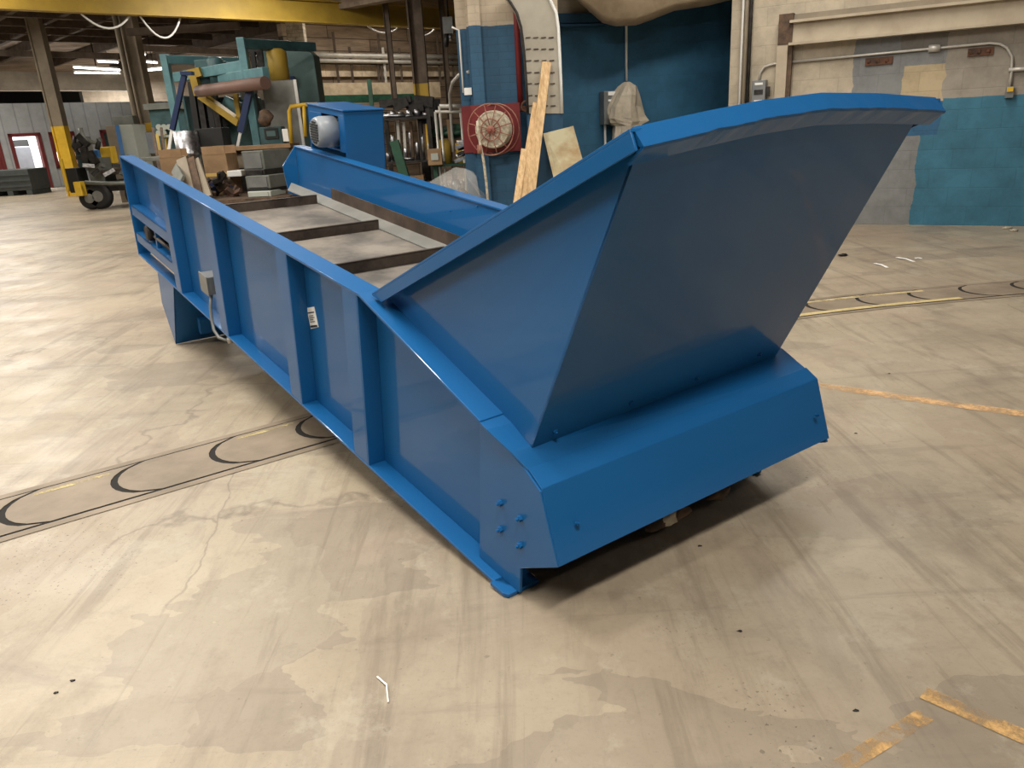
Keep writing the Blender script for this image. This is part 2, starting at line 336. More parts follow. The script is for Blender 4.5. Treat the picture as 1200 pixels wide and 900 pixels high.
    def build(s, name, m, parent=None, bevel=0, origin=None, solid=0):
        me = bpy.data.meshes.new(name)
        if parent is not None: off = Vector((0, 0, 0)) if parent.get('_local') else PL[parent.name]
        else:
            if origin is None:
                xs = [p.x for p in s.v]; ys = [p.y for p in s.v]; zs = [p.z for p in s.v]
                origin = ((min(xs) + max(xs)) / 2, (min(ys) + max(ys)) / 2, min(zs))
            off = Vector(origin)
        me.from_pydata([p - off for p in s.v], [], s.f)
        me.polygons.foreach_set('use_smooth', s.sm)
        me.materials.append(MT[m] if isinstance(m, str) else m)
        bm = bmesh.new(); bm.from_mesh(me); bmesh.ops.recalc_face_normals(bm, faces=bm.faces); bm.to_mesh(me); bm.free()
        o = bpy.data.objects.new(name, me); C.objects.link(o)
        if parent is not None: o.parent = parent; PL[o.name] = off
        else: o.location = off; PL[o.name] = off
        if bevel:
            b = o.modifiers.new('bevel', 'BEVEL'); b.width = bevel; b.segments = 2; b.limit_method = 'ANGLE'; b.angle_limit = radians(40)
        if parent is not None and parent.get('_local'): o['_local'] = 1; LOCALS.append(o)
        return o
PL = {}; LOCALS = []
def tag(o, label, cat, group=None, kind=None):
    o['label'] = label; o['category'] = cat
    if group: o['group'] = group
    o['kind'] = kind or 'thing'
    return o
def thing(name, label, cat, loc, group=None):
    o = bpy.data.objects.new(name, None); C.objects.link(o); o.location = loc; o.empty_display_size = .1; PL[o.name] = Vector(loc)
    return tag(o, label, cat, group)
def struct(o): o['kind'] = 'structure'; return o

# ================================================================ SETTING
struct(MB().box((-45, -14, -.2), (25, 60, 0)).build('floor', FLOOR, origin=(0, 0, 0)))

# ---- right-hand block wall, local x along the wall
WR0 = Vector((3.12, 10.66, 0)); WRD = Vector((1.53, -.87, 0)).normalized(); WRN = Vector((-WRD.y, WRD.x, 0))   # WRN points away from the hall
if WRN.y < 0: WRN = -WRN
def onwr(px, py, off=0.0):                # pixel -> (s,z) on the wall's face, off metres in front of it
    d = ray(px, py); P = WR0 - WRN * off; t = (P - CP).dot(WRN) / d.dot(WRN); q = CP + d * t
    return (q - WR0).dot(WRD), q.z, q
def sz(px, py): a = onwr(px, py); return a[0], a[1]
GREYP = (.25, .26, .26); CREAM = (.53, .455, .34); BLUEP = (.045, .19, .29); TAUPE = (.36, .32, .265); TAN = (.52, .415, .26)
s_a = sz(925, 60)[0]; s_b = sz(999, 90)[0]; s_c = sz(1109, 75)[0]; s_d = sz(1057, 100)[0]; zb = sz(1150, 113)[1]
s_e = sz(1073, 200)[0]; zt1 = sz(1080, 76)[1]; zt0 = sz(1080, 120)[1]; zt2 = sz(1080, 128)[1]
rules = [(s_b, s_c, 0, sz(1050, 38)[1], GREYP), (s_c, 20, zb, 9, TAUPE), (s_b - 1, s_e, -1, sz(1040, 150)[1], GREYP),
         (s_e, 20, -1, zt2, BLUEP), (s_c, 20, -1, zb, BLUEP), (s_d, s_c, zt2 - .3, zt0, (.03, .13, .26)), (s_d, s_c, zt0, zt1, TAN), (s_b + .5, s_c, zt1 + .16, sz(1050, 38)[1], (.22, .205, .18))]
WALLR = block_mat('painted_block_wall', rules, CREAM, .86, var=.14, bump=.3)
def wall(name, p0, d, length, z0, z1, thick, n_away, m):
    o = MB().box((0, 0, z0), (length, thick, z1)).build(name, m, origin=(0, 0, 0))
    X = Vector(d).normalized(); Y = Vector(n_away).normalized()
    o.matrix_world = Matrix.Translation(Vector(p0)) @ Matrix((X, Y, Vector((0, 0, 1)))).transposed().to_4x4()
    return struct(o)
wall('wall_right', WR0, WRD, 9.5, 0, 5.6, .3, WRN, WALLR)
# ---- blue wall behind the pillar
WB0 = Vector((.25, 10.95, 0)); WBD = Vector((cos(radians(20)), sin(radians(20)), 0)); WBN = Vector((-WBD.y, WBD.x, 0))
def onwb(px, py, off=0.0):
    d = ray(px, py); P = WB0 - WBN * off; t = (P - CP).dot(WBN) / d.dot(WBN); q = CP + d * t
    return (q - WB0).dot(WBD), q.z, q
zl = onwb(670, 28)[1]
WALLB = block_mat('dark_blue_block_wall', [(-2, onwb(722, 18)[0], zl, 9, (.46, .40, .30))], (.028, .122, .225), .9, var=.12, bump=.25)
wall('wall_back', WB0, WBD, 4.6, 0, 5.6, .3, WBN, WALLB)
# ---- timber wall behind the benches
WT0 = Vector((-9.2, 20.6, 0)); WTD = AX; WTN = Vector((-AX.y, AX.x, 0))
def onwt(px, py, off=0.0):
    d = ray(px, py); P = WT0 - WTN * off; t = (P - CP).dot(WTN) / d.dot(WTN); return CP + d * t
TIMB = plank_mat('brown_board_wall', (.46, .35, .25), (.34, .25, .17), .35)
WT0 = onwt(338, 90); WT0.z = 0
wall('wall_rear', WT0, WTD, 9.5, 0, 5.6, .25, WTN, TIMB)
# ---- far wall and office partition
FARM = block_mat('pale_far_wall', [], (.50, .42, .33), .7, .6, .3)
wall('wall_far', Vector((-40, 46, 0)), Vector((1, 0, 0)), 42, 0, 5.6, .3, Vector((0, 1, 0)), FARM)
WO0 = at(-40, 228, 30.2); WO0.z = 0; WOD = Vector((.60, .80, 0)); WON = Vector((-.80, .60, 0))
def onwo(px, py, off=0.0):
    d = ray(px, py); P = WO0 - WON * off; t = (P - CP).dot(WON) / d.dot(WON); q = CP + d * t
    return (q - WO0).dot(WOD), q.z, q
# ---- ceiling
CEIL = plank_mat('brown_roof_deck', (.50, .41, .33), (.38, .30, .24), .5, .4, 'y', 5)
struct(MB().box((-45, -14, 5.6), (25, 60, 5.75)).build('ceiling', CEIL, origin=(0, 0, 5.6)))

# ---- painted marks in the floor
def strip(name, pts, wd, m, z=.002, lab='', cat='floor marking'):
    b = MB(); P = [Vector((p[0], p[1], 0)) for p in pts]
    for i in range(len(P) - 1):
        d = (P[i + 1] - P[i]).normalized(); n = Vector((-d.y, d.x, 0)) * wd / 2
        b.add([P[i] - n + Vector((0, 0, z)), P[i + 1] - n + Vector((0, 0, z)), P[i + 1] + n + Vector((0, 0, z)), P[i] + n + Vector((0, 0, z))], [(0, 1, 2, 3)])
    return tag(b.build(name, m), lab, cat)
PY1 = floor_paint('faded_orange_paint', (.74, .46, .22), .40, .62)
PY2 = floor_paint('worn_orange_paint', (.62, .38, .15), .42, .60, 9)
strip('floor_line', [(1.5, 4.14), (2.2, 3.62), (3.1, 2.99)], .085, PY1, lab='faded orange painted line running right from the feeder nose across the floor')
strip('floor_line', [gnd(975, 905)[:2], gnd(1085, 838)[:2]], .045, PY2, lab='worn orange painted line in the bottom right corner, running towards the camera')
strip('floor_line', [gnd(1082, 812)[:2], gnd(1240, 882)[:2]], .055, PY2, z=.003, lab='worn orange painted line in the bottom right corner, running off to the right')

# ---- slat conveyor set in the floor
def hermite(p0, p1, t0, t1, n):
    out = []
    for i in range(n):
        t = i / n; a = 2 * t**3 - 3 * t**2 + 1; b = t**3 - 2 * t**2 + t; c = -2 * t**3 + 3 * t**2; d = t**3 - t**2
        out.append(p0 * a + t0 * b + p1 * c + t1 * d)
    return out
tp = [Vector((-4.2, 1.62)), Vector((-3.2, 2.27))]
tp += [Vector((-2.26, 2.93)), Vector((-1.84, 3.22)), Vector((-1.48, 3.47)), Vector((-1.11, 3.72))]
tp = tp[:-1] + hermite(Vector((-1.11, 3.72)), Vector((2.31, 5.68)), Vector((3.3, 2.3)), Vector((3.8, .85)), 24) + [Vector((2.31, 5.68)), Vector((2.92, 5.80)), Vector((3.88, 5.92)), Vector((5.2, 6.0)), Vector((7.5, 6.05))]
S_ = [0]
for i in range(1, len(tp)): S_.append(S_[-1] + (tp[i] - tp[i - 1]).length)
def trk(s, t):
    s = max(0, min(S_[-1] - 1e-4, s)); i = max(k for k in range(len(S_) - 1) if S_[k] <= s)
    def tang(j): return (tp[min(j + 1, len(tp) - 1)] - tp[max(j - 1, 0)]).normalized()
    f = (s - S_[i]) / (S_[i + 1] - S_[i]); p = tp[i].lerp(tp[i + 1], f); d = tang(i).lerp(tang(i + 1), f).normalized()
    return Vector((p.x - d.y * t, p.y + d.x * t, 0))
trk_root = thing('floor_conveyor', 'flush slat conveyor of interlocking rounded plates curving across the concrete floor under the feeder', 'floor conveyor', (0, 4, 0))
b = MB(); N_ = 90
vs = []
for i in range(N_ + 1):
    s = S_[-1] * i / N_; vs += [trk(s, -.215) + Vector((0, 0, .0015)), trk(s, .215) + Vector((0, 0, .0015))]
b.add(vs, [(2 * i, 2 * i + 2, 2 * i + 3, 2 * i + 1) for i in range(N_)])
b.build('channel', 'gap', trk_root)  # flat dark sheet that shows between the plates
for sgn in (-1, 1):
    b = MB(); vs = []
    for i in range(N_ + 1):
        s = S_[-1] * i / N_; vs += [trk(s, sgn * .2125) + Vector((0, 0, .003)), trk(s, sgn * .26) + Vector((0, 0, .003))]
    b.add(vs, [(2 * i, 2 * i + 2, 2 * i + 3, 2 * i + 1) for i in range(N_)])
    b.build('edge_strip', 'trackp', trk_root)
# phase: an arc apex at (-2.24,2.94)
best = min((((trk(k * .01, 0).xy - Vector((-2.24, 2.94))).length, k * .01) for k in range(0, 400)))[1]
pitch = .452; s0 = best - int(best / pitch) * pitch
R_ = .205; hw = .199
TRY = mat('plate_with_yellow_edge', (.36, .30, .235), .5, .15, col2=(.25, .205, .155), scale=3)
k = 0
while s0 + pitch * (k + 1) + R_ < S_[-1]:
    a = s0 + pitch * k; e = a + pitch - .032; vs = []; nn = 9
    top = [-hw + 2 * hw * i / nn for i in range(nn + 1)]
    left = [trk(a + R_ - sqrt(max(0, R_ * R_ - t * t)), t) for t in top]
    right = [trk(e + R_ - sqrt(max(0, R_ * R_ - t * t)), t) for t in top]
    Z = Vector((0, 0, .0045))
    vs = [p + Z for p in left] + [p + Z for p in right]
    b = MB().add(vs, [(i, nn + 1 + i, nn + 2 + i, i + 1) for i in range(nn)])
    b.build('plate', 'trackp', trk_root)
    k += 1
YE = floor_paint('worn_yellow_edge_paint', (.66, .55, .25), .40, .60, 6)
for (a0, a1, t0) in ((best + .12, best + .44, .15), (best + 1.05, best + 1.36, .16)):
    strip('floor_line', [trk(a0 + (a1 - a0) * i / 4, t0)[:2] for i in range(5)], .03, YE, z=.006,
          lab='worn yellow paint streak on a conveyor plate left of the feeder, ' + ('further from it' if a0 < best + .5 else 'closer to it'))
sr = min((((trk(q * .01, 0).xy - Vector((2.31, 5.68))).length, q * .01) for q in range(0, int(S_[-1] * 100))))[1]
strip('floor_line', [trk(sr - .3 + 1.55 * i / 6, -.17)[:2] for i in range(7)], .06, floor_paint('yellow_edge_paint', (.62, .50, .24), .3, .45, 6), z=.006,
      lab='yellow stripe along the near edge of the conveyor plates right of the feeder')
strip('floor_line', [trk(sr + .0 + 1.15 * i / 6, .15)[:2] for i in range(7)], .05, floor_paint('yellow_edge_paint', (.58, .47, .25), .35, .5, 5), z=.006,
      lab='yellow stripe along the far edge of the conveyor plates right of the feeder')

# ================================================================ BELT FEEDER (local x = width, y = length towards the far end, z = up)
YAW, TILT = radians(35.7077), radians(7.1503)
Lx = Vector((-sin(YAW) * cos(TILT), cos(YAW) * cos(TILT), sin(TILT))); Wx = Vector((cos(YAW), sin(YAW), 0)); Ux = Wx.cross(Lx)
P0 = gnd(590, 697)
fd = bpy.data.objects.new('belt_feeder', None); C.objects.link(fd); fd['_local'] = 1; PL['belt_feeder'] = Vector((0, 0, 0))
fm = Matrix((Wx, Lx, Ux)).transposed().to_4x4(); fm.translation = P0 + Vector((0, 0, .008)); fd.matrix_world = fm
tag(fd, 'large glossy blue steel belt feeder with a tall hopper end on the concrete floor', 'belt feeder')
LE = 5.08; X0, X1, XW = .08, 1.34, 1.42; TH = .012
def slope(l): return .790 - (.965 - l) * .235
HT = .79; LK = .965
BV = .0025
# side plates
def side_poly(x):
    return [(x, LE, 0), (x, .16, 0), (x, .16, slope(.16)), (x, .82, .812), (x, LE, .812)]
# near side plate has two take-up slots near the far end -> built from pieces
b = MB(); x = X0
b.prism([(x, 3.85, 0), (x, .16, 0), (x, .16, slope(.16) - .01), (x, LK, HT - .006), (x, 3.85, HT - .006)], (TH, 0, 0))
b.prism([(x, LE, .42), (x, 3.85, .42), (x, 3.85, HT - .006), (x, LE, HT - .006)], (TH, 0, 0))
b.build('side_plate', BLUE, fd, BV)
b = MB().prism([(X1, 4.85, 0), (X1, .16, 0), (X1, .16, slope(.16) - .01), (X1, LK, HT + .014), (X1, 4.85, HT + .014)], (TH, 0, 0)); b.build('side_plate', BLUE, fd, BV)
# flanges
def flange(x0, x1, le):
    H_ = HT if x0 < .5 else HT + .02
    z1 = slope(.14) - .003
    b = MB(); b.prism([(x0, LK, H_ - .012), (x0, le, H_ - .012), (x0, le, H_), (x0, LK, H_), (x0, .14, z1), (x0, .14, z1 - .012)], (x1 - x0, 0, 0))
    return b
flange(0, X0 + .02, LE).build('top_flange', BLUE, fd, BV)
flange(X1 - .01, XW, 4.87).build('top_flange', BLUE, fd, BV)
b = MB().prism([(0, LE + .02, 0), (0, .06, 0), (.05, -.03, 0), (X0, -.03, 0), (X0, LE + .02, 0)], (0, 0, .012)); b.build('bottom_flange', BLUE, fd, BV)
b = MB().prism([(XW, LE + .02, 0), (XW, .06, 0), (XW - .05, -.03, 0), (X1, -.03, 0), (X1, LE + .02, 0)], (0, 0, .012)); b.build('bottom_flange', BLUE, fd, BV)
# ribs: angle stiffeners
for l in (.98, 1.70, 2.82, 3.82):
    for near in (1, 0):
        x0 = 0.002 if near else XW - .002; xx = X0 if near else X1 + TH; sg = 1 if near else -1
        b = MB(); xa, xb = sorted((x0, xx))
        b.box((xa, l, .012), (xb, l + .01, HT - .008))
        xo = sorted((x0, x0 + sg * .01)); b.box((xo[0], l + .01, .012), (xo[1], l + .14, HT - .008))
        b.build('stiffener', BLUE, fd, BV)
# far end plates
MB().box((0, LE, .0), (X0 + .02, LE + .012, HT)).build('end_plate', BLUE, fd, BV)
b = MB().prism([(X1, 4.85, .812), (X1 - .10, 4.93, .64), (X1 - .07, 4.93, .40), (X1, 4.85, .38)], (0, .012, 0)); b.build('end_plate', BLUE, fd, BV)
# take-up frame bars (near side far end)
def cbar(z0, z1):
    b = MB(); b.box((0.002, 3.95, z1 - .012), (X0 + .03, LE - .05, z1)); b.box((0.002, 3.95, z0), (.014, LE - .05, z1)); return b
cbar(.34, .42).build('take_up_rail', BLUE, fd, BV)
cbar(.125, .20).build('take_up_rail', BLUE, fd, BV)
MB().box((.02, 4.42, .2), (.05, 4.45, .34)).build('take_up_rail', BLUE, fd)
tk = MB().box((.05, 4.5, .21), (.13, 4.78, .33)).build('take_up_bearing', 'dark', fd, .006)
b = MB(); b.lathe((.0, 4.64, .27), (1, 0, 0), [(.055, 0), (.06, .02), (.06, .07)], 16); b.build('hub', 'dark', tk)
b = MB(); b.tube([(.03, 4.0, .27), (.03, 4.5, .27)], .012); b.build('screw', 'steel', tk)
MB().tube([(X0 + .02, 4.64, .27), (X1, 4.64, .27)], .13, 24).build('tail_pulley', 'dark', fd)
MB().box((.30, 3.7, .03), (.31, 4.95, .44)).build('shade_panel', 'dark', fd)  # added dark sheet, stands in for shade behind the take-up slots
MB().box((.31, .2, .03), (1.1, 4.8, .036)).build('return_belt', 'black', fd)
MB().box((.09, .13, .02), (1.33, .14, .45)).build('shade_panel', 'dark', fd)  # another added dark sheet, gives the shade in the notch under the nose
# nose plates
noseL = [(.19, .012), (.19, .575), (.05, .53), (-.044, .503), (-.13, .458), (-.228, .238), (-.045, .115), (-.045, .012)]
noseR = [(.19, .012), (.19, .600), (.05, .57), (-.044, .548), (-.187, .492), (-.286, .268), (-.05, .15), (.12, .012)]
MB().prism([(.034, l, u) for l, u in noseL], (.012, 0, 0)).build('nose_plate', BLUE, fd, BV)
MB().prism([(X1 + .03, l, u) for l, u in noseR], (.012, 0, 0)).build('nose_plate', BLUE, fd, BV)
MB().prism([(-.012, .06, -.004), (-.01, -.01, -.004), (.0, -.03, -.004), (.13, -.03, -.004), (.13, .06, -.004)], (0, 0, .016)).build('foot_plate', BLUE, fd, BV)
MB().prism([(XW - .02, .45, -.03), (XW - .02, .30, -.025), (XW - .14, .30, -.025), (XW - .14, .45, -.03)], (0, 0, .03)).build('foot_plate', BLUE, fd, BV)
def bolt(c, ax, r=.011, h=.012):
    b = MB(); b.lathe(c, ax, [(r, 0), (r, h)], 6); b.lathe(Vector(c) + Vector(ax) * h, ax, [(r * .5, 0), (r * .5, h * .8)], 8); return b.build('bolt', BLUE, fd)
for (l, u) in ((.066, .312), (-.04, .312), (.063, .208), (-.044, .209)): bolt((.034, l, u), (-1, 0, 0))
# nose cover (bent sheet across the front) and the plate behind it
CL = [(.040, -.062, .504), (.040, -.130, .466), (.040, -.230, .240)]
CR = [(1.385, -.13, .533), (1.385, -.187, .505), (1.385, -.286, .284)]
b = MB(); T = .006
for i in range(2):
    a0, a1, c0_, c1_ = Vector(CL[i]), Vector(CL[i + 1]), Vector(CR[i]), Vector(CR[i + 1])
    n = (a1 - a0).cross(c0_ - a0).normalized(); n = n if n.y < 0 or n.z > .5 else -n
    n = n * T; b.hexa([a0 - n, a1 - n, c1_ - n, c0_ - n, a0, a1, c1_, c0_])
b.build('nose_cover', BLUE, fd, .0015)
b = MB(); q = [Vector(p) for p in ((.0, .20, .602), (.0, .10, .580), (.02, .0, .540), (.046, -.08, .490), (1.385, -.14, .523), (1.41, 0, .562), (1.42, .20, .606))]
dz = Vector((0, 0, -.008)); n = len(q)
b.add(q + [p + dz for p in q], [(0, 1, 5, 6), (1, 2, 5), (2, 3, 4, 5), (n + 6, n + 5, n + 1, n), (n + 5, n + 2, n + 1), (n + 5, n + 4, n + 3, n + 2)] + [(i, n + i, n + (i + 1) % n, (i + 1) % n) for i in range(n)])
b.build('nose_top_plate', BLUE, fd, .001)
dn = Vector((0, -.92, .40)).normalized()
bolt((.13, -.197, .345), dn, .008, .008); bolt((1.31, -.253, .395), dn, .008, .008)
# head pulley and lagging seen under the nose
MB().tube([(.09, .0, .20), (1.33, .0, .20)], .11, 24).build('head_pulley', 'dark', fd)
for i, xx in enumerate((.60, .66, .72, .95)): b = MB(); b.blob((xx + .02, -.10, .085), (.05, .03, .03), i, .25); b.build('rag', 'hose' if i == 1 else 'brown', fd)
# hopper: near wing, back plate, far wing, rim
ab = radians(20)
hx0, hx1 = .092, 1.335
def bp(x, u):      # point on the back plate at local height u
    f = .547 + (x - hx0) * .024; return Vector((x, -.017 - (x - hx0) * .008 - math.tan(ab) * (u - f), u))
def foot_u(x): return .547 + (x - hx0) * .024
tops = [(hx0, 1.508), (.28, 1.530), (.47, 1.548), (.72, 1.560), (1.0, 1.552), (hx1, 1.533)]
poly = [bp(hx0, foot_u(hx0) - .02), bp(hx1, foot_u(hx1) - .02)] + [bp(x, u) for x, u in tops[::-1]]
b = MB().prism(poly, (0, .008, .003)); b.build('hopper_back_plate', BLUE, fd)
nrm = Vector((0, -cos(ab), -sin(ab))); updir = Vector((0, -sin(ab), cos(ab)))
for xx, ut, o in ((hx0, 1.508, -1), (hx1, 1.533, 1)):
    T2 = bp(xx, ut); A_ = Vector((0, .91, .782)); B_ = bp(xx, foot_u(xx) - .02)
    xs_ = xx if o < 0 else xx - .008
    MB().prism([(xs_, A_.y, A_.z), (xs_, T2.y, T2.z), (xs_, B_.y, B_.z), (xs_, .2, .58), (xs_, .80, .74)], (.008, 0, 0)).build('hopper_wing', BLUE, fd)
    d = Vector((0, T2.y - A_.y, T2.z - A_.z)).normalized(); n = Vector((0, d.z, -d.y)); n = n if n.z > 0 else -n
    a0 = Vector((xx, A_.y, A_.z + .01)); a1 = Vector((xx, T2.y, T2.z)) + d * .02; ox = Vector((o * .06, 0, 0)); tx = Vector((-o * .008, 0, 0))
    b = MB(); b.hexa([a0, a1, a1 + ox, a0 + ox, a0 + n * .008, a1 + n * .008, a1 + ox + n * .008, a0 + ox + n * .008])
    dn_ = -n * .042; e0 = a0 + ox; e1 = a1 + ox
    b.hexa([e0, e1, e1 + tx, e0 + tx, e0 + dn_ + d * .06, e1 + dn_, e1 + dn_ + tx, e0 + dn_ + d * .06 + tx])
    b.build('rim_angle', BLUE, fd, .0012)
b = MB(); t2 = [(hx0 - .045, 1.504)] + tops[1:-1] + [(hx1 + .04, 1.530)]
def loft(rows):      # rows: list of profiles (4 points each)
    vs = [p for r in rows for p in r]; n = len(rows)
    b.add(vs, [(i * 4 + k, i * 4 + (k + 1) % 4, (i + 1) * 4 + (k + 1) % 4, (i + 1) * 4 + k) for i in range(n - 1) for k in range(4)] + [(3, 2, 1, 0), tuple((n - 1) * 4 + k for k in range(4))])
up2 = (updir * .94 + nrm * -.34).normalized()
rows1, rows2, rnd_ = [], [], random.Random(5)
fine = []
for i in range(len(t2) - 1):
    for k in range(6): fine.append((t2[i][0] + (t2[i + 1][0] - t2[i][0]) * k / 6, t2[i][1] + (t2[i + 1][1] - t2[i][1]) * k / 6))
fine.append(t2[-1])
for x, u in fine:
    p = bp(x, u); j = rnd_.uniform(-.0025, .0025); o1 = nrm * (.05 + j)
    rows1.append([p + updir * .0, p + updir * .024, p + o1 + updir * .004, p + o1 + updir * -.004])
    rows2.append([p + o1 + updir * .002, p + o1 + updir * .002 - nrm * .007, p + nrm * .030 - updir * .052 - nrm * .007, p + nrm * .030 - updir * .052])
loft(rows1); loft(rows2)
b.build('rim_angle', BLUE, fd)
for xx in (.17, .50, .83, 1.19): bolt(bp(xx, foot_u(xx) + .03), nrm, .009, .007)
# deck, flights, skirts
MB().box((X0 + TH, .45, .455), (X1, 4.22, .468)).build('belt', 'belt', fd)
for l in (1.25, 2.2, 3.06, 4.09):
    b = MB(); b.box((.26, l, .468), (1.175, l + .008, .536)); b.box((.26, l, .528), (1.175, l + .022, .536)); b.build('flight_bar', 'steel', fd)
for (xa, xb) in ((1.175, 1.275), (.245, .145)):
    b = MB().prism([(xa, .5, .471), (xa, 4.22 if xa < .7 else 4.70, .471), (xb, 4.22 if xa < .7 else 4.86, .50), (xb, .5, .50)], (0, 0, .006)); b.build('skirt_strip', 'galv', fd)
for xa in (1.27, .142):
    MB().box((xa, .45, .495), (xa + .008, 4.03, .59)).build('skirt_board', 'skirt', fd, .001)
b = MB().box((1.262, 2.0, .51), (1.269, 2.12, .585)); b.build('splice_plate', 'skirt', fd)
for i, (l, u) in enumerate(((2.4, .70), (2.05, .62), (1.85, .70), (2.1, .78))): bolt((X1, l, u), (-1, 0, 0), .006, .004)
# legs
for x0, x1 in ((.005, .42), (1.0, 1.415)):
    pts = [(4.06, -.0), (4.52, -.0), (4.565, -.27), (4.345, -.548)]
    b = MB()
    b.prism([(x0, l, u) for l, u in pts], (.012, 0, 0)); b.prism([(x1 - .012, l, u) for l, u in pts], (.012, 0, 0))
    b.hexa([(x0, 4.345, -.548), (x1, 4.345, -.548), (x1, 4.357, -.548), (x0, 4.357, -.548), (x0, 4.06, 0), (x1, 4.06, 0), (x1, 4.075, 0), (x0, 4.075, 0)])
    b.build('leg', BLUE, fd, BV)
b = MB().box((.15, 4.1, -.42), (.25, 4.16, -.30)); b.build('leg_bracket', BLUE, fd, BV)
MB().box((X0, 1.0, .02), (X1, 1.06, .16)).build('cross_member', BLUE, fd, BV)
MB().box((X0, 3.3, .02), (X1, 3.36, .16)).build('cross_member', BLUE, fd, BV)
# junction box, conduit, label
jb = MB().box((-.005, 3.08, .20), (.075, 3.23, .315)).build('junction_box', 'mgrey', fd, .004)
MB().box((-.012, 3.075, .195), (-.005, 3.235, .32)).build('cover', 'mgrey', jb, .002)
pts = [(.02, 3.13, .20), (.0, 3.12, .12), (-.01, 3.10, .05), (-.015, 3.07, -.02), (-.005, 3.02, -.06), (.03, 2.97, -.07), (.12, 2.93, -.06)]
MB().tube(pts, .010, 10).build('conduit', 'mgrey', fd)
MB().tube([(.03, 2.97, -.07), (.06, 2.96, -.068)], .022, 8).build('conduit_fitting', 'pipe', fd)
MB().tube([(.03, 3.23, .22), (.03, 3.29, .20), (.06, 3.34, .17)], .012, 8).build('cable_gland', 'chrome', fd)
lb = MB().prism([(X0 - .002, 1.712, .50), (X0 - .002, 1.615, .535), (X0 - .002, 1.585, .442), (X0 - .002, 1.682, .402)], (.0015, 0, 0)).build('label_sticker', 'paper', fd)
b = MB()
A0 = Vector((X0 - .004, 1.712, .50)); e1 = Vector((0, 1.615 - 1.712, .035)); e2 = Vector((0, 1.682 - 1.712, .402 - .50))
def stk(u, v): return A0 + e1 * u + e2 * v
for (v0, v1, u0_, u1_) in ((.22, .27, .1, .9), (.38, .41, .15, .7), (.47, .50, .15, .8), (.56, .59, .15, .6), (.66, .69, .15, .75), (.84, .94, .08, .92)):
    b.prism([stk(u0_, v0), stk(u1_, v0), stk(u1_, v1), stk(u0_, v1)], (.001, 0, 0))
b.build('print', 'ink', lb)
# motor housing outboard of the far side
hs = MB()
l0_, l1_, w0_, w1_, zb_, zt_ = 4.03, 4.72, 1.425, 1.765, .70, 1.15
t = .012
hs.box((w0_, l0_, zb_), (w1_, l0_ + t, zt_))                       # face towards the hopper
hs.box((w0_, l1_ - t, zb_), (w1_, l1_, zt_))
hs.box((w1_ - t, l0_, zb_), (w1_, l1_, zt_))
hs.box((w0_ - .01, l0_ - .01, zt_), (w1_ + .01, l1_ + .01, zt_ + t))
# face with the cut-out
hs.box((w0_, l0_ + t, zt_ - .045), (w0_ + t, l1_ - t, zt_)); hs.box((w0_, 4.40 + .06, .84), (w0_ + t, l1_ - t, zt_ - .045)); hs.box((w0_, l0_ + t, .84), (w0_ + t, 4.14, zt_ - .045))
hs.build('motor_housing', BLUE, fd, .004)
MB().box((1.44, 4.1, .84), (1.74, 4.6, .855)).build('motor_base', BLUE, fd)
mo = MB().lathe((1.40, 4.27, .985), (1, 0, 0), [(.10, 0), (.105, .01), (.105, .28), (.09, .29)], 24).build('motor', 'grey', fd)
b = MB(); b.lathe((1.27, 4.25, .985), (1, 0, 0), [(.10, 0), (.112, .02), (.118, .05), (.118, .16)], 28); cwl = b.build('fan_cowl', 'grey', mo)
b = MB()
for i in range(-4, 5):
    for j in (-1.5, -.5, .5, 1.5):
        if (i * .019)**2 + (j * .036)**2 < .0066:
            b.box((1.262, 4.25 + j * .036 - .014, .985 + i * .019 - .0055), (1.272, 4.25 + j * .036 + .014, .985 + i * .019 + .0055))
b.build('vent_slots', 'ink', cwl)
for i in range(14):
    a = 2 * pi * i / 14
b = MB()
for i in range(20):
    a = 2 * pi * i / 20; c_, s_ = cos(a), sin(a); b.bar((1.44, 4.27 + c_ * .112, .985 + s_ * .112), (1.66, 4.27 + c_ * .112, .985 + s_ * .112), .018, .006, (0, c_, s_))
b.build('cooling_fins', 'grey', mo)

for o in [fd] + LOCALS:
    if '_local' in o: del o['_local']

# ================================================================ RIGHT WALL FITTINGS
def wr(px, py, off=.03): return onwr(px, py, off)[2]
lt = thing('door_lintel', 'long cream painted steel lintel beam fixed high across the block wall at right', 'beam', wr(1060, 40, .1))
p_a = wr(926, 40, .10); p_b = wr(1205, 12, .10) + WRD * 2.0; p_b.z = p_a.z
zt_l = wr(926, 26, .1).z; zb_l = wr(926, 52, .1).z
b = MB(); b.bar((p_a.x, p_a.y, (zt_l + zb_l) / 2), (p_b.x, p_b.y, (zt_l + zb_l) / 2), .03, (zt_l - zb_l) * .9); b.build('web', 'cream', lt)
for z in (zt_l, zb_l):
    b = MB(); b.bar((p_a.x, p_a.y, z), (p_b.x, p_b.y, z), .18, .03); b.build('flange', 'cream', lt)
b = MB(); q0 = p_a + WRN * .06; q1 = p_b + WRN * .06; b.bar((q0.x, q0.y, zt_l + .05), (q1.x, q1.y, zt_l + .05), .10, .07); b.build('top_rail', 'colm', lt)
ps = wr(913, 135, .08); ps2 = wr(918, 53, .08)
po = thing('door_post', 'narrow cream steel door post with rusty top beside the grey switch box', 'post', (ps.x, ps.y, 0))
b = MB(); b.obox((ps.x, ps.y, ps2.z / 2), WRD, WRN, (0, 0, 1), (.13, .10, ps2.z)); b.build('shaft', 'cream', po)
q = ps + WRD * .09 + WRN * .02
b = MB(); b.obox((q.x, q.y, ps2.z / 2 + .1), WRD, WRN, (0, 0, 1), (.05, .08, ps2.z + .2)); b.build('channel', 'brown', po)
zt = wr(918, 17, .08).z
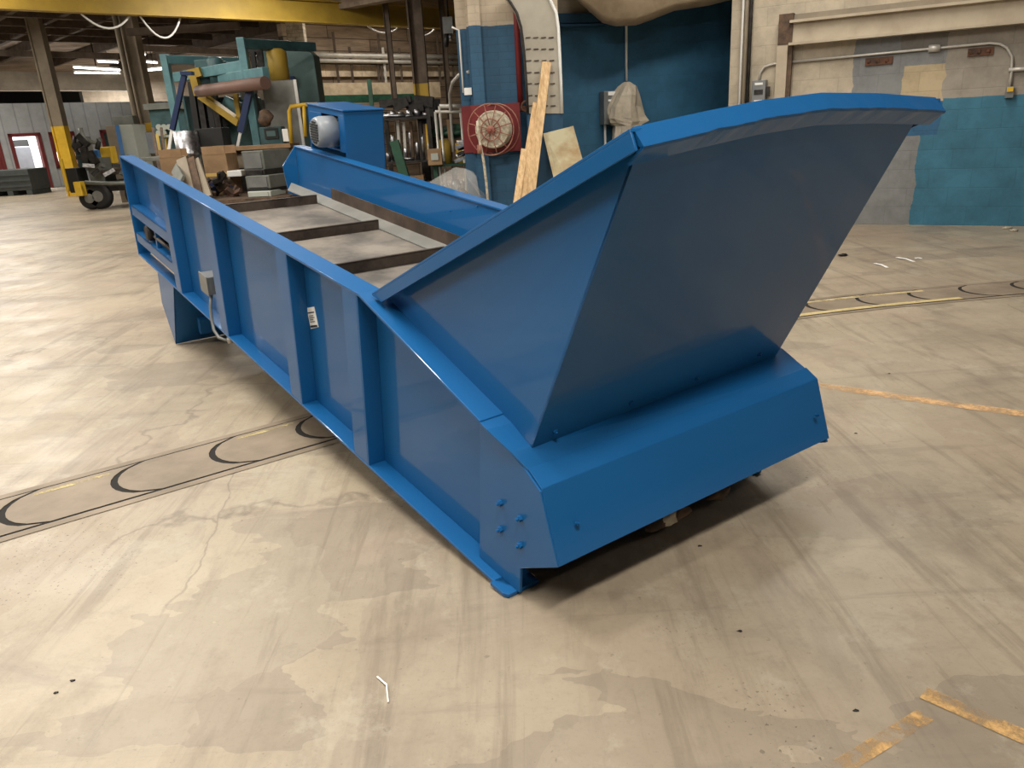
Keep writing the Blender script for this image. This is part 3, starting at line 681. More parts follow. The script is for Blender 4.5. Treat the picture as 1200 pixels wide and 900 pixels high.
b = MB(); b.obox((ps.x + .03, ps.y, (ps2.z + zt) / 2), WRD, WRN, (0, 0, 1), (.17, .14, zt - ps2.z)); b.build('bracket', 'brown', po)
# conduit run
cr = thing('wall_conduit', 'pale metal conduit running along the block wall under the lintel and bending down', 'conduit', wr(1050, 62))
zc = wr(1050, 61.3).z
run = [wr(927, 72.8), wr(1050, 61), wr(1160, 50.5), wr(1172, 51.5), wr(1180, 56), wr(1186, 66), wr(1185.5, 85), wr(1183, 103)]
b = MB(); b.tube(run, .015, 8); b.build('pipe', 'pipe', cr)
c0 = wr(1088, 57.2); c1 = wr(1102, 55.8); b = MB(); b.tube([c0, c1], .042, 10); b.build('coupling', 'pipe', cr)
e = wr(1183, 108); b = MB(); b.obox(e, WRD, WRN, (0, 0, 1), (.08, .07, .12)); b.build('outlet_box', 'mgrey', cr)
b = MB(); b.obox(e - WRN * .045 + Vector((0, 0, .03)), WRD, WRN, (0, 0, 1), (.06, .01, .05)); b.build('yellow_tag', 'yellow', cr)
b = MB(); b.tube([wr(1182, 82), wr(1212, 80)], .022, 8); tag(b.build('wall_conduit', 'pipe'), 'short pale conduit stub at the right edge behind the bent conduit', 'conduit')
for i, (x0, x1, yy) in enumerate(((1014, 1046, 72.5), (1134, 1164, 61.5))):
    a_ = wr(x0, yy + .0, .012); c_ = wr(x1, yy - 2, .012); z = (a_.z + c_.z) / 2
    b = MB(); b.bar((a_.x, a_.y, z), (c_.x, c_.y, z), .02, .085)
    for k in range(3):
        f = (k + .5) / 3; p = a_.lerp(c_, f); b.blob((p.x, p.y, z), (.03, .02, .03), k + i, .3, 8, 6)
    tag(b.build('wall_anchor', 'rust'), ('rusty flaking anchor plate in the grey block wall, above the left of the tan patch', 'rusty flaking anchor plate near the bend of the conduit')[i], 'anchor plate')
# switch box + conduits on the white strip
sb = thing('switch_box', 'grey wall switch box with white labels beside the cream door post', 'electrical box', wr(890, 108, .08))
b = MB(); c_ = wr(890, 108, .07); b.obox(c_, WRD, WRN, (0, 0, 1), (.17, .13, .29)); b.build('enclosure', 'mgrey', sb, .006)
for dz in (.10, -.11):
    b = MB(); b.obox(c_ - WRN * .068 + Vector((0, 0, dz)), WRD, WRN, (0, 0, 1), (.10, .005, .028)); b.build('white_label', 'paper', sb)
b = MB(); b.obox(c_ - WRN * .068 + Vector((0, 0, 0)), WRD, WRN, (0, 0, 1), (.11, .01, .06)); b.build('cover_plate', 'dark', sb)
b = MB(); b.obox(c_ + WRD * .11 - WRN * .01, WRD, WRN, (0, 0, 1), (.04, .05, .12)); b.build('handle', 'dark', sb)
b = MB(); b.tube([wr(890, 94), wr(891, 85), wr(896, 78), wr(906, 75), wr(925, 73)], .015, 8); b.build('conduit', 'pipe', sb)
for dx in (-.04, .045):
    p = c_ + WRD * dx; b = MB(); b.tube([p + Vector((0, 0, -.14)), Vector((p.x, p.y, .02))], .014, 8); b.build('conduit', 'pipe', sb)
for i, (dx, r, mm) in enumerate(((866.3, .016, 'white'), (870.5, .026, 'colm'), (875.5, .022, 'dark'))):
    p = wr(dx, 120, .06); b = MB(); b.tube([(p.x, p.y, .0), (p.x, p.y, 5.55)], r, 10)
    tag(b.build('riser_pipe', mm), ('thin white riser pipe where the blue wall meets the block wall', 'tan riser pipe between the white one and the dark one', 'dark riser pipe nearest the block wall switch box')[i], 'pipe', None)

# ================================================================ BLUE WALL FITTINGS
def wb(px, py, off=.03): return onwb(px, py, off)[2]
p = wb(734, 60); b = MB(); b.tube([(p.x, p.y, wb(734, 95).z), (p.x, p.y, 4.2)], .018, 8); tag(b.build('wall_conduit', 'white'), 'thin white conduit dropping down the dark blue wall to the covered box', 'conduit')
eb = thing('electrical_panel', 'grey disconnect switch on the dark blue wall, partly under a tarpaulin', 'electrical box', wb(712, 125, .1))
a_ = wb(706, 125, .08); c_ = wb(722, 125, .08); zz0 = wb(712, 146, .08).z; zz1 = wb(712, 107, .08).z; mid = (a_ + c_) / 2
b = MB(); b.obox((mid.x, mid.y, (zz0 + zz1) / 2), WBD, WBN, (0, 0, 1), (.24, .14, zz1 - zz0)); b.build('enclosure', 'mgrey', eb, .006)
for dz, hh in ((.19, .05), (.10, .025)):
    b = MB(); b.obox(mid - WBN * .075 + Vector((.0, 0, (zz0 + zz1) / 2 - mid.z + dz)), WBD, WBN, (0, 0, 1), (.11, .006, hh)); b.build('white_label', 'paper', eb)
b = MB(); b.obox(mid - WBN * .09 + Vector((0, 0, (zz0 + zz1) / 2 - mid.z - .06)), WBD, WBN, (0, 0, 1), (.035, .04, .16)); b.build('lever', 'chrome', eb)
pp = wb(709, 150, .05)
b = MB(); b.tube([(pp.x, pp.y, .3), (pp.x, pp.y, zz1 - .1)], .018, 8); b.build('conduit', 'white', eb)
q = wb(709.5, 186, .06); b = MB(); b.obox(q, WBD, WBN, (0, 0, 1), (.075, .07, .17)); b.build('conduit_box', 'cream', eb, .005)
# tarp
b = MB(); lay = [((735, 96), .04), ((736, 101), .12), ((733, 112), .19), ((731, 125), .25), ((732, 138), .30), ((734, 143), .29), ((733, 147), .19), ((731, 165), .19), ((730, 185), .17), ((729, 200), .13)]
vs = []; n = 16
for j, ((px, py), rr) in enumerate(lay):
    c = wb(px, py, .20)
    for i in range(n):
        a = 2 * pi * i / n; k = 1 + .12 * sin(5 * a + j * .6) + .10 * sin(3 * a + j * .4) + .05 * sin(9 * a + j)
        vs.append(c + WBD * cos(a) * rr * k + WBN * sin(a) * min(rr, .17) * k)
fs = [(j * n + i, j * n + (i + 1) % n, (j + 1) * n + (i + 1) % n, (j + 1) * n + i) for j in range(len(lay) - 1) for i in range(n)] + [list(range(n))]
tp_ = thing('tarpaulin', 'dusty translucent tarpaulin tied over the box on the blue wall', 'tarpaulin', wb(729, 200, .2))
b.add(vs, fs, False); b.build('sheet', 'tarp', tp_)
# ledge on the blue wall
l0p = wb(650, 31, .06); l1p = wb(712, 24, .06); zl2 = (l0p.z + l1p.z) / 2
b = MB(); b.bar((l0p.x - .3, l0p.y - .1, zl2 + .06), (l1p.x, l1p.y, zl2 + .06), .12, .12); b.bar((l0p.x - .3, l0p.y - .13, zl2 - .03), (l1p.x, l1p.y - .02, zl2 - .03), .16, .03)
tag(b.build('wall_ledge', 'dblue'), 'blue steel ledge high on the dark blue wall right of the duct', 'ledge')
# canvas bag hanging from above
b = MB(); prof_ = [(668, -12), (690, 8), (706, 22), (722, 26), (745, 25), (765, 18), (790, 8), (830, 2), (870, -8)]
vs = []
for (px, py) in prof_:
    for k, (off, up_) in enumerate(((.85, .0), (.55, -.10), (.2, .0))):
        q = wb(px, py, off); vs.append(Vector((q.x, q.y, q.z + up_ + .05)))
        
m_ = len(prof_)
fs = [(i * 3 + k, i * 3 + k + 1, (i + 1) * 3 + k + 1, (i + 1) * 3 + k) for i in range(m_ - 1) for k in range(2)]
o_ = len(vs); vs += [Vector((vs[i * 3].x, vs[i * 3].y, 4.6)) for i in range(m_)]
fs += [(i * 3, (i + 1) * 3, o_ + i + 1, o_ + i) for i in range(m_ - 1)]
b.add(vs, fs, True); tag(b.build('canvas_hood', 'canvas'), 'sagging beige canvas hood hanging from above over the dark blue wall', 'canvas')

# ================================================================ PILLAR, DUCT, HOSE REEL, LUMBER
PYd = 9.7; DY = PYd - .34
def pb(px, py, Y=PYd): return at(px, py, Y)
PB = block_mat('pillar_paint', [(-3, 3, pb(575, 30).z, 9, (.55, .46, .34))], (.024, .10, .19), .84, .24, .085, .1, bump=.25)
xa = pb(553, 130).x; xb = pb(608, 130).x; xc = pb(660, 130).x
plr = MB().box((xa, PYd, 0), (xb, PYd + 1.1, 5.6))
plr.box((xa - .13, PYd + .18, 0), (xa, PYd + 1.1, 5.6)); plr.box((xa + .03, PYd - .09, 0), (xa + .17, PYd, 5.6))
o = plr.build('pillar', PB, origin=(xa, PYd, 0)); struct(o); o.name = 'wall_pillar'
o = MB().box((xb, PYd + .35, 0), (xc, PYd + .8, 5.6)).build('wall_recess', PB, origin=(xb, PYd, 0)); struct(o)
# red painted square
z0r, z1r = pb(580, 178).z, pb(580, 122).z
b = MB(); b.box((xa - .0, PYd - .105, z0r), (xb + .01, PYd - .09, z1r)); b.box((xa - .135, PYd + .16, z0r), (xa + .0, PYd + .18, z1r)); b.box((xa - .012, PYd - .1, z0r), (xa, PYd + .18, z1r))
tag(b.build('hose_reel_backboard', 'red'), 'dark red square board behind the hose reel on the blue pillar', 'board')
# reel
rc = pb(575, 152, PYd - .32); rx = thing('hose_reel', 'round rust red hose reel full of pale hose on the dark red board', 'hose reel', rc)
axr = Vector((-.35, -.94, 0)).normalized()
for off, R in ((0.0, .29), (.0, .12), (.2, .29)):
    MB().ring(rc - axr * off, axr, R, .008).build('rim', 'redh', rx)
b = MB(); aa = axr.orthogonal().normalized(); bb_ = axr.cross(aa)
for i in range(12):
    a = 2 * pi * i / 12; d = aa * cos(a) + bb_ * sin(a); b.tube([rc + d * .04, rc + d * .29], .006, 5)
b.build('spokes', 'redh', rx)
b = MB(); b.lathe(rc - axr * .17, axr, [(.06, 0), (.20, .0), (.205, .03), (.20, .13), (.06, .135)], 28)
for k in range(5): b.ring(rc - axr * (.16 - k * .028), axr, .20, .016, 28, 6)
b.build('coiled_hose', 'hose', rx)
MB().lathe(rc - axr * .19, axr, [(.055, 0), (.05, .2), (.02, .21), (.02, .24)], 14).build('hub', 'redh', rx)
b = MB(); b.tube([rc - axr * .17, rc - axr * .225], .03, 8); b.build('mounting_arm', 'redh', rx)
h0 = pb(560, 150, PYd - .34)
b = MB(); b.tube([h0 + Vector((0, 0, .08)), h0, pb(563, 170, PYd - .34), pb(567, 190, PYd - .34), pb(570, 215, PYd - .32), pb(573, 250, PYd - .3), pb(574, 262, PYd - .3)], .016, 8)
b.build('hanging_hose', 'hose', rx)
MB().tube([pb(562, 170, PYd - .34), pb(562.5, 180, PYd - .34)], .03, 8).build('nozzle', 'redh', rx)
# red riser and valve
b = MB(); xr = pb(609, 100, PYd - .02).x
rp = thing('standpipe', 'dark red vertical standpipe with a rusty valve between blue pillar and duct', 'pipe', (xr, PYd - .02, pb(612, 128).z))
b.tube([(xr, PYd - .02, pb(612, 126).z), (xr, PYd - .02, pb(602, 18).z), (xr - .02, PYd, 5.5)], .035, 10); b.build('pipe', 'red', rp)
q = pb(615, 127, PYd - .05); b = MB(); b.tube([q + Vector((-.08, 0, 0)), q + Vector((.16, 0, -.02))], .035, 8); b.ring(q + Vector((.02, -.1, .02)), (0, 1, .2), .06, .012, 16, 6); b.tube([q + Vector((.02, -.1, .02)), q + Vector((.02, 0, .0))], .012, 6); b.build('valve', 'rust', rp)
q = pb(551, 107, PYd); b = MB(); b.obox((xa - .03, PYd - .02, q.z), (1, 0, 0), (0, 1, 0), (0, 0, 1), (.09, .03, .08)); tag(b.build('number_plate', 'paper'), 'tiny white plate on the corner of the blue pillar above the red board', 'plate')
p = pb(544, 100, PYd); b = MB(); b.tube([(p.x - .02, PYd + .1, pb(549, 108).z), (p.x - .02, PYd + .1, pb(541, 34).z), (p.x - .1, PYd + .1, pb(540, 30).z)], .012, 6); tag(b.build('wall_conduit', 'white'), 'thin pale conduit down the left edge of the blue pillar', 'conduit')
# curved duct
du = thing('curved_duct', 'wide beige louvred duct curving up to the left beside the blue pillar', 'duct', (pb(635, 132).x, DY, pb(635, 132).z))
L1 = [(587, -12), (597, 2), (605, 15), (610, 32), (613.5, 60), (616, 95), (618, 133)]
L2 = [(638, -14), (646, 2), (652, 15), (654.5, 32), (656, 60), (657.5, 95), (659, 133)]
b = MB(); vs = []
for (p1, p2) in zip(L1, L2):
    a = pb(*p1, DY); c = pb(*p2, DY); vs += [a, c, c + Vector((0, .24, 0)), a + Vector((0, .24, 0))]
fs = [(i * 4 + k, i * 4 + (k + 1) % 4, (i + 1) * 4 + (k + 1) % 4, (i + 1) * 4 + k) for i in range(len(L1) - 1) for k in range(4)] + [(0, 1, 2, 3), [len(vs) - 4 + k for k in range(4)]]
b.add(vs, fs); b.build('shell', 'cap', du)
b = MB(); b.tube([pb(x - .3, y, DY - .01) for x, y in L2], .018, 8); b.build('edge_bead', 'white', du)
b = MB(); b.tube([pb(x + .6, y, DY - .01) for x, y in L1], .015, 8); b.build('edge_bead', 'dark', du)
for r_, y in enumerate((44, 57.5, 71, 85, 98, 112, 124)):
    for x in (620, 629, 638, 647):
        x2 = x + (y - 85) * .03
        a = pb(x2 - 2.9, y + .25, DY - .004); c = pb(x2 + 2.9, y - .25, DY - .004); b = MB(); b.bar(a, c, .01, .011); b.build('louvre_slot', 'steel', du)
o = MB().box((pb(618.5, 150, DY).x, DY + .01, 0), (pb(660, 150, DY).x, DY + .24, pb(638, 133, DY).z)).build('duct_plinth', 'dblue'); tag(o, 'dark blue painted base under the curved beige duct', 'plinth')
# planks leaning
def plank(p, q, wd, th, lab, roll_=0):
    b = MB(); d = (q - p).normalized(); side = Vector((0, 1, 0)).cross(d).normalized(); nn_ = d.cross(side)
    b.obox((p + q) / 2, d, side, nn_, ((q - p).length, wd, th)); o = b.build('plank', 'pine', bevel=.003); return tag(o, lab, 'lumber', 'planks leaning on the duct')
def foot(px, py, Y):
    return at(px, py, Y)
q1 = at(640.5, 73, DY - .05); f1 = at(613, 292, DY - .55); f1.z = .03
plank(f1, q1, .105, .04, 'tallest pine plank leaning against the beige duct, dark band near its top')
q2 = at(629.5, 121, DY - .10); f2 = at(599, 292, DY - .62); f2.z = .03; plank(f2, q2, .10, .04, 'shorter pine plank left of the tallest one, leaning in front of the red standpipe')
q3 = at(614.5, 175, DY - .26); f3 = at(595, 292, DY - .74); f3.z = .03; plank(f3, q3, .075, .04, 'shortest pine offcut at the left front of the leaning planks')
# plywood
pa_, pb_, pc_, pd_ = at(636.5, 157, DY - .04), at(672, 148, DY - .0), at(695, 232, DY - .55), at(659, 252, DY - .55)
pd2 = pa_ + (pd_ - pa_) * ((pa_.z - .02) / (pa_.z - pd_.z)); pc2 = pb_ + (pc_ - pb_) * ((pb_.z - .02) / (pb_.z - pc_.z))
tag(MB().prism([pa_, pb_, pc2, pd2], (0, .02, .005)).build('plywood_sheet', 'ply'), 'weathered yellowish plywood sheet leaning right of the planks', 'board')

# ================================================================ ROOF STEEL
def onz(px, py, z): return gnd(px, py, z)
g0 = onz(0, 10, 4.2); gdir = (onz(542, 34, 4.2) - g0).normalized(); gA = g0 - gdir * 8; gB = onz(542, 34, 4.2) + gdir * 1.2
gr = thing('crane_girder', 'long yellow overhead crane girder crossing the hall under the roof', 'crane girder', (g0 + gB) / 2)
b = MB(); b.bar(gA + Vector((0, 0, .25)), gB + Vector((0, 0, .25)), .04, .5); b.build('web', 'oldyel', gr)
for z in (0, .5):
    b = MB(); b.bar(gA + Vector((0, 0, z)), gB + Vector((0, 0, z)), .24, .035); b.build('flange', 'oldyel', gr)
for i, (x0, x1, sag) in enumerate(((92, 149, 13), (161, 208, 20), (427, 463, 6), (474, 505, 7))):
    tA = (onz(x0, 12 + .044 * x0, 4.2)); tB = onz(x1, 12 + .044 * x1, 4.2); Ysc = (tA.y + tB.y) / 2
    sg = sag / 877 * Ysc; off = Vector((.35 * gdir.y, -.35 * gdir.x, 0)) * .5
    b = MB(); b.tube([tA.lerp(tB, k / 10) + off + Vector((0, 0, -.02 - sg * 4 * (k / 10) * (1 - k / 10))) for k in range(11)], .022, 6)
    tag(b.build('festoon_cable', 'white'), ('pale cable loop hanging from the girder between the two left columns', 'deeper pale cable loop hanging from the girder above the teal machine',
        'small pale cable loop under the girder left of the dark column', 'small pale cable loop under the girder behind the dark column')[i], 'cable')
# roof beams
def rbeam(name, p, d, ln, wd, hg, z, m, lab):
    a = Vector((p[0], p[1], z)); a0 = a - d * ln[0]; a1 = a + d * ln[1]
    b = MB(); b.bar(a0, a1, wd, hg); return tag(b.build(name, m), lab, 'roof beam', 'roof beams')
for i, (px, py) in enumerate(((76, 12), (125, 18), (20, 5), (200, 30), (270, 45))):
    q = onz(px, py, 5.35); rbeam('roof_beam', q, BX, (9, 14), .16, .35, 5.4, 'wood', 'dark timber roof beam running away from the camera to the left')
for i in range(10):
    q = Vector((-9, 13, 0)) + BX * (1.9 * i); rbeam('roof_purlin', q, AX, (14, 12), .12, .22, 5.3, 'wood', 'dark timber purlin under the brown roof deck, crossing the hall to the right')
q = onz(330, 17, 4.7); q2 = onz(440, -4, 4.7)
b = MB(); dd = (q2 - q).normalized(); b.bar(q - dd * .2, q2 + dd * 3, .3, .32); tag(b.build('roof_brace', 'beam'), 'pale weathered timber beam above the motor end of the feeder', 'roof beam')
# far fluorescent fixtures
for i, (x0, y0, x1, y1, Y, lab) in enumerate(((87, 79, 140, 82, 33, 'long bright ceiling tube between the two left columns'), (115, 72, 138, 73, 36, 'short bright ceiling tube just above the long one'),
        (164, 72, 184, 73.5, 36, 'short bright ceiling tube right of the second column'), (165, 83, 196, 80, 30, 'bright ceiling tube left of the teal frame'), (164, 63, 170, 64, 38, 'smallest bright ceiling lamp right of the second column'), (88, 85.5, 140, 86, 34, 'dimmer ceiling tube just below the long bright one'))):
    a = at(x0, y0, Y); c = at(x1, y1, Y); t_ = thing('ceiling_light', lab, 'ceiling light', a.lerp(c, .5))
    b = MB(); b.bar(a, c, .12, .06 if i != 5 else .03); b.build('tube', 'lit', t_)
    b = MB(); b.bar(a + Vector((0, 0, .07)), c + Vector((0, 0, .07)), .25, .06); b.build('housing', 'white', t_)
    m_h = a.lerp(c, .5); b = MB(); b.tube([m_h + Vector((0, 0, .08)), (m_h.x, m_h.y, 5.6)], .015, 6); b.build('hanger_rod', 'dark', t_)
a = at(0, 90, 33); c = at(160, 96, 37)
b = MB(); b.bar(a - Vector((3, 0, 0)), c, .5, .75); tag(b.build('roof_girder', 'colm'), 'deep tan steel girder over the offices at far left', 'roof beam')
for i, (x0, y0, x1, y1, Y) in enumerate(((150, 56, 300, 62, 28), (-5, 62, 140, 66, 27), (150, 38, 280, 30, 22))):
    b = MB(); b.bar(at(x0, y0, Y), at(x1, y1, Y), .15, .18); tag(b.build('roof_beam', ('beam', 'wood', 'wood')[i]), ('grey tan truss chord above the teal frame', 'dark truss chord above the office wall', 'dark sloping truss member under the girder')[i], 'roof beam')

# ================================================================ COLUMNS
def column(px, py, Y, wd, dp, m, lab, yz=None, ym='yellow', name='column', zt=5.6, zfoot=0):
    p = at(px, py, Y); t_ = thing(name, lab, 'column', (p.x, Y, zfoot))
    segs_ = [(zfoot, zt, m)] if not yz else [(yz[1], zt, m), (yz[0], yz[1], ym)] + ([(zfoot, yz[0], m)] if yz[0] > zfoot + .05 else [])
    for (z0, z1, mm) in segs_:
        b = MB(); c0 = Vector((p.x, Y, 0))
        for sx in (-1, 1): b.obox(c0 + Vector((sx * wd / 2 * .92, 0, (z0 + z1) / 2)), (1, 0, 0), (0, 1, 0), (0, 0, 1), (wd * .12, dp, z1 - z0))
        b.obox(c0 + Vector((0, 0, (z0 + z1) / 2)), (1, 0, 0), (0, 1, 0), (0, 0, 1), (wd * .9, dp * .55, z1 - z0)); b.build('painted_base' if mm == ym else 'shaft', mm, t_)
    return t_
column(63, 120, 26, .40, .3, 'colm', 'tan steel column with a yellow painted lower half in front of the offices', (0, at(70, 148, 26).z), 'yellow')
column(163.5, 100, 23, .46, .4, 'colm', 'thick tan column with a yellow band beside the pale cabinet', (at(172, 155, 23).z, at(172, 144, 23).z), 'yellow')
b = MB(); p = at(142.5, 60, 22.8); b.tube([(p.x, 22.8, 0), (p.x, 22.8, 5.5)], .07, 8); b.tube([(p.x + .15, 22.75, 0), (p.x + .15, 22.75, 5.5)], .035, 8); tag(b.build('riser_pipe', 'colm'), 'brown riser pipes strapped to the thick tan column', 'pipe')
column(490, 60, 20.5, .36, .3, 'wood', 'dark brown column with a yellow painted collar behind the work benches', (at(493, 117, 20.5).z, at(493, 98, 20.5).z), 'oldyel')
column(457, 60, 22, .14, .15, 'wood', 'thin dark brown post behind the benches, left of the yellow collared column')
column(523, 80, 22, .14, .15, 'wood', 'thin dark brown post between the yellow collared column and the blue pillar')
p = at(346, 50, 21.9); b = MB(); b.box((p.x - .2, 21.9, 0), (p.x + .25, 22.2, 5.6)); tag(b.build('brick_pier', block_mat('flaking_white_brick', [], (.55, .47, .36), .45, .22, .09, .28)), 'flaking whitewashed brick pier behind the teal machine', 'pier')

# ================================================================ TIMBER WALL DETAILS
area(onwt(425, 90, 2.4) * 1 + Vector((0, 0, 4.75 - onwt(425, 90, 2.4).z)), 2.4, .35, 75, math.atan2(AX.y, AX.x))  # unseen lamp added to brighten the board wall
area(onwt(510, 90, 2.4) * 1 + Vector((0, 0, 4.75 - onwt(510, 90, 2.4).z)), 2.4, .35, 55, math.atan2(AX.y, AX.x))  # second added fill lamp, further right along the same wall
for i, (y0, y1, r) in enumerate(((64.5, 67.5, .075), (71, 74, .06))):
    a = onwt(366, y0, .4); c = onwt(546, y1, .4); b = MB(); b.tube([a - AX * .5, c + AX * 1.0], r, 10); tag(b.build('service_pipe', 'pipe'), ('upper bright pipe along the brown board wall', 'lower duller pipe along the brown board wall')[i], 'pipe')
a = onwt(372, 91, .25); c = onwt(546, 95, .25)
PAN = block_mat('dirty_cream_panels', [], (.80, .66, .48), .5, 1.3, 1.5, .2)
za, zb2 = onwt(420, 102, .1).z, onwt(420, 76, .1).z
o = wall('wall_panel', onwt(360, 90, .12) * 1, AX, 7.5, 0, zb2 - onwt(360, 90, .12).z + .0, .08, WTN, PAN)
o.location.z = onwt(360, 90, .12).z - .0
o2 = MB().box((0, 0, 0), (6.8, .3, .75)).build('bench_screen', 'canvas', origin=(0, 0, 0)); p = onwt(366, 118, 1.2)
o2.matrix_world = Matrix.Translation(p) @ Matrix((AX, WTN, Vector((0, 0, 1)))).transposed().to_4x4(); o2.scale = (.7, 1, .62); tag(o2, 'low beige partition panel in front of the brown board wall', 'partition')
b = MB(); b.bar(onwt(366, 117, 1.3), onwt(500, 114, 1.3), .1, .22); tag(b.build('bench_rail', 'green'), 'dark green steel rail below the beige partition', 'rail')
b = MB(); p = onwt(434, 108, 1.5); b.bar((p.x, p.y, 0.8), (p.x, p.y, p.z + .35), .12, .12, (1, 0, 0)); tag(b.build('bench_post', 'green'), 'dark green post standing in front of the beige partition', 'post')
for i, px in enumerate((395, 412, 443, 447, 451, 470, 515, 531)):
    p = onwt(px, 80, .3); q = onwt(px + 1, 100, .3); b = MB(); b.bar((p.x, p.y, q.z), (p.x, p.y, p.z + (.6 if i % 3 else 1.0)), .07, .07, (1, 0, 0))
    tag(b.build('wall_stud', 'wood' if i != 4 else 'pipe'), 'dark upright strip fixed on the dirty cream panels', 'stud', 'wall studs')

# hoist and cable near pillar
hs = thing('hoist', 'small grey hoist hanging from the yellow girder beside the blue pillar', 'hoist', at(525, 30, 20))
b = MB(); b.box(at(520, 40, 20) + Vector((0, -.1, 0)), at(530, 20, 20) + Vector((0, .2, 0))); b.build('body', 'mgrey', hs)
b = MB(); b.tube([at(527, 38, 20), at(528, 48, 20)], .05, 8); b.build('hook_block', 'chrome', hs)
b = MB(); b.tube([at(525, 22, 20.1), (at(525, 22, 20.1).x, 20.1, 5.4)], .03, 6); b.build('hanger', 'dark', hs)
b = MB(); b.tube([at(524, 40, 20), at(522.5, 55, 20)], .06, 8); b.build('chain_bag', 'black', hs)
b = MB(); b.tube([at(550, 84, 9.83), at(538, 88, 10.3), at(530, 97, 10.8), at(527, 110, 11.3), at(528.5, 140, 11.6), at(530, 165, 11.6), at(531, 178, 11.6)], .022, 8); tag(b.build('air_hose', 'pipe'), 'grey hose curving down to the benches left of the blue pillar', 'hose')

# ================================================================ BENCH CLUTTER (between motor box and pillar)
def cbox(name, x0, y0, x1, y1, Y, dp, m, lab, cat, yaw=0, parts=None, grp=None):
    """a free-standing box seen between those picture bounds, Y metres away; corners are upright and level"""
    a = at(x0, (y0 + y1) / 2, Y); c = at(x1, (y0 + y1) / 2, Y); xm = (x0 + x1) / 2; zt = at(xm, y0, Y).z; zb = at(xm, y1, Y).z
    b = MB(); X = Vector((cos(yaw), sin(yaw), 0)); Yv = Vector((-sin(yaw), cos(yaw), 0)); cx = (a.x + c.x) / 2
    b.obox((cx, Y + dp / 2, (zt + zb) / 2), X, Yv, (0, 0, 1), (c.x - a.x, dp, zt - zb)); o = b.build(name, m, bevel=.008)
    return tag(o, lab, cat, grp)
def rack(name, x0, y0, x1, y1, Y, dp, shelves, mats, lab, seed):
    a = at(x0, (y0 + y1) / 2, Y); c = at(x1, (y0 + y1) / 2, Y); xm = (x0 + x1) / 2; zt = at(xm, y0, Y).z; zb = 0
    t_ = thing(name, lab, 'rack', ((a.x + c.x) / 2, Y, 0))
    for xx in (a.x, c.x):
        for yy in (Y, Y + dp):
            b = MB(); b.box((xx - .03, yy - .03, 0), (xx + .03, yy + .03, zt)); b.build('leg', mats[0], t_)
    for z in shelves:
        b = MB(); b.box((a.x, Y - .02, z - .03), (c.x, Y + dp + .02, z)); b.build('shelf', mats[0], t_)
    return t_, a.x, c.x
rnd = random.Random(3)
r1, xl, xr_ = rack('work_bench', 448, 128, 505, 215, 11.6, .7, (.45, 1.05, 1.66), ('dark',), 'dark cluttered steel rack between the blue motor box and the pillar', 1)
r2, xl2, xr2 = rack('work_bench', 510, 175, 553, 215, 11.4, .8, (.4, .98), ('green',), 'low dark green bench left of the blue pillar', 1)
names = [('tin', 'chrome'), ('box', 'brown'), ('bin', 'black'), ('jar', 'mgrey'), ('carton', 'card'), ('can', 'oldyel')]
n_ = 0
for (z, x0, x1, YY, cnt) in ((1.66, xl, xr_, 11.6, 6), (1.05, xl, xr_, 11.6, 8), (.45, xl, xr_, 11.6, 5), (.98, xl2, xr2, 11.4, 2), (.4, xl2, xr2, 11.4, 3)):
    for i in range(cnt):
        x = x0 + (i + .5) * (x1 - x0) / cnt; nm, mm = names[(n_ * 5 + i) % 6]; hh = rnd.uniform(.12, .42) if z < 1.6 else rnd.uniform(.05, .14); rr = (x1 - x0) / cnt * .42
        b = MB()
        if nm in ('tin', 'jar', 'can'): b.lathe((x, YY + .2, z), (0, 0, 1), [(rr * .9, 0), (rr * .9, hh * .85), (rr * .7, hh * .9), (rr * .7, hh)], 14)
        else: b.box((x - rr, YY + .05, z), (x + rr, YY + .3, z + hh)); b.box((x - rr * 1.05, YY + .04, z + hh * .8), (x + rr * 1.05, YY + .31, z + hh * .86))
        row = {1.66: 'top of the dark rack', 1.05: 'middle shelf of the dark rack', .45: 'bottom shelf of the dark rack', .98: 'top of the low green bench', .4: 'lower shelf of the low green bench'}[z]
        cname = {'chrome': 'bright metal', 'brown': 'brown', 'black': 'black', 'mgrey': 'grey', 'card': 'cardboard', 'oldyel': 'dull yellow'}[mm]
        tag(b.build(nm, mm), f'{cname} {nm} standing on the {row}, place {["far left","left","left of middle","middle","right of middle","right","further right","far right"][i if cnt > 3 else i * 2 + 1]}', nm, 'clutter on the benches')
        n_ += 1
def rod(name, pts, Y, r, m, lab, cat, grp=None, n=8):
    b = MB(); b.tube([at(x, y, Y) for x, y in pts], r, n); return tag(b.build(name, m), lab, cat, grp)
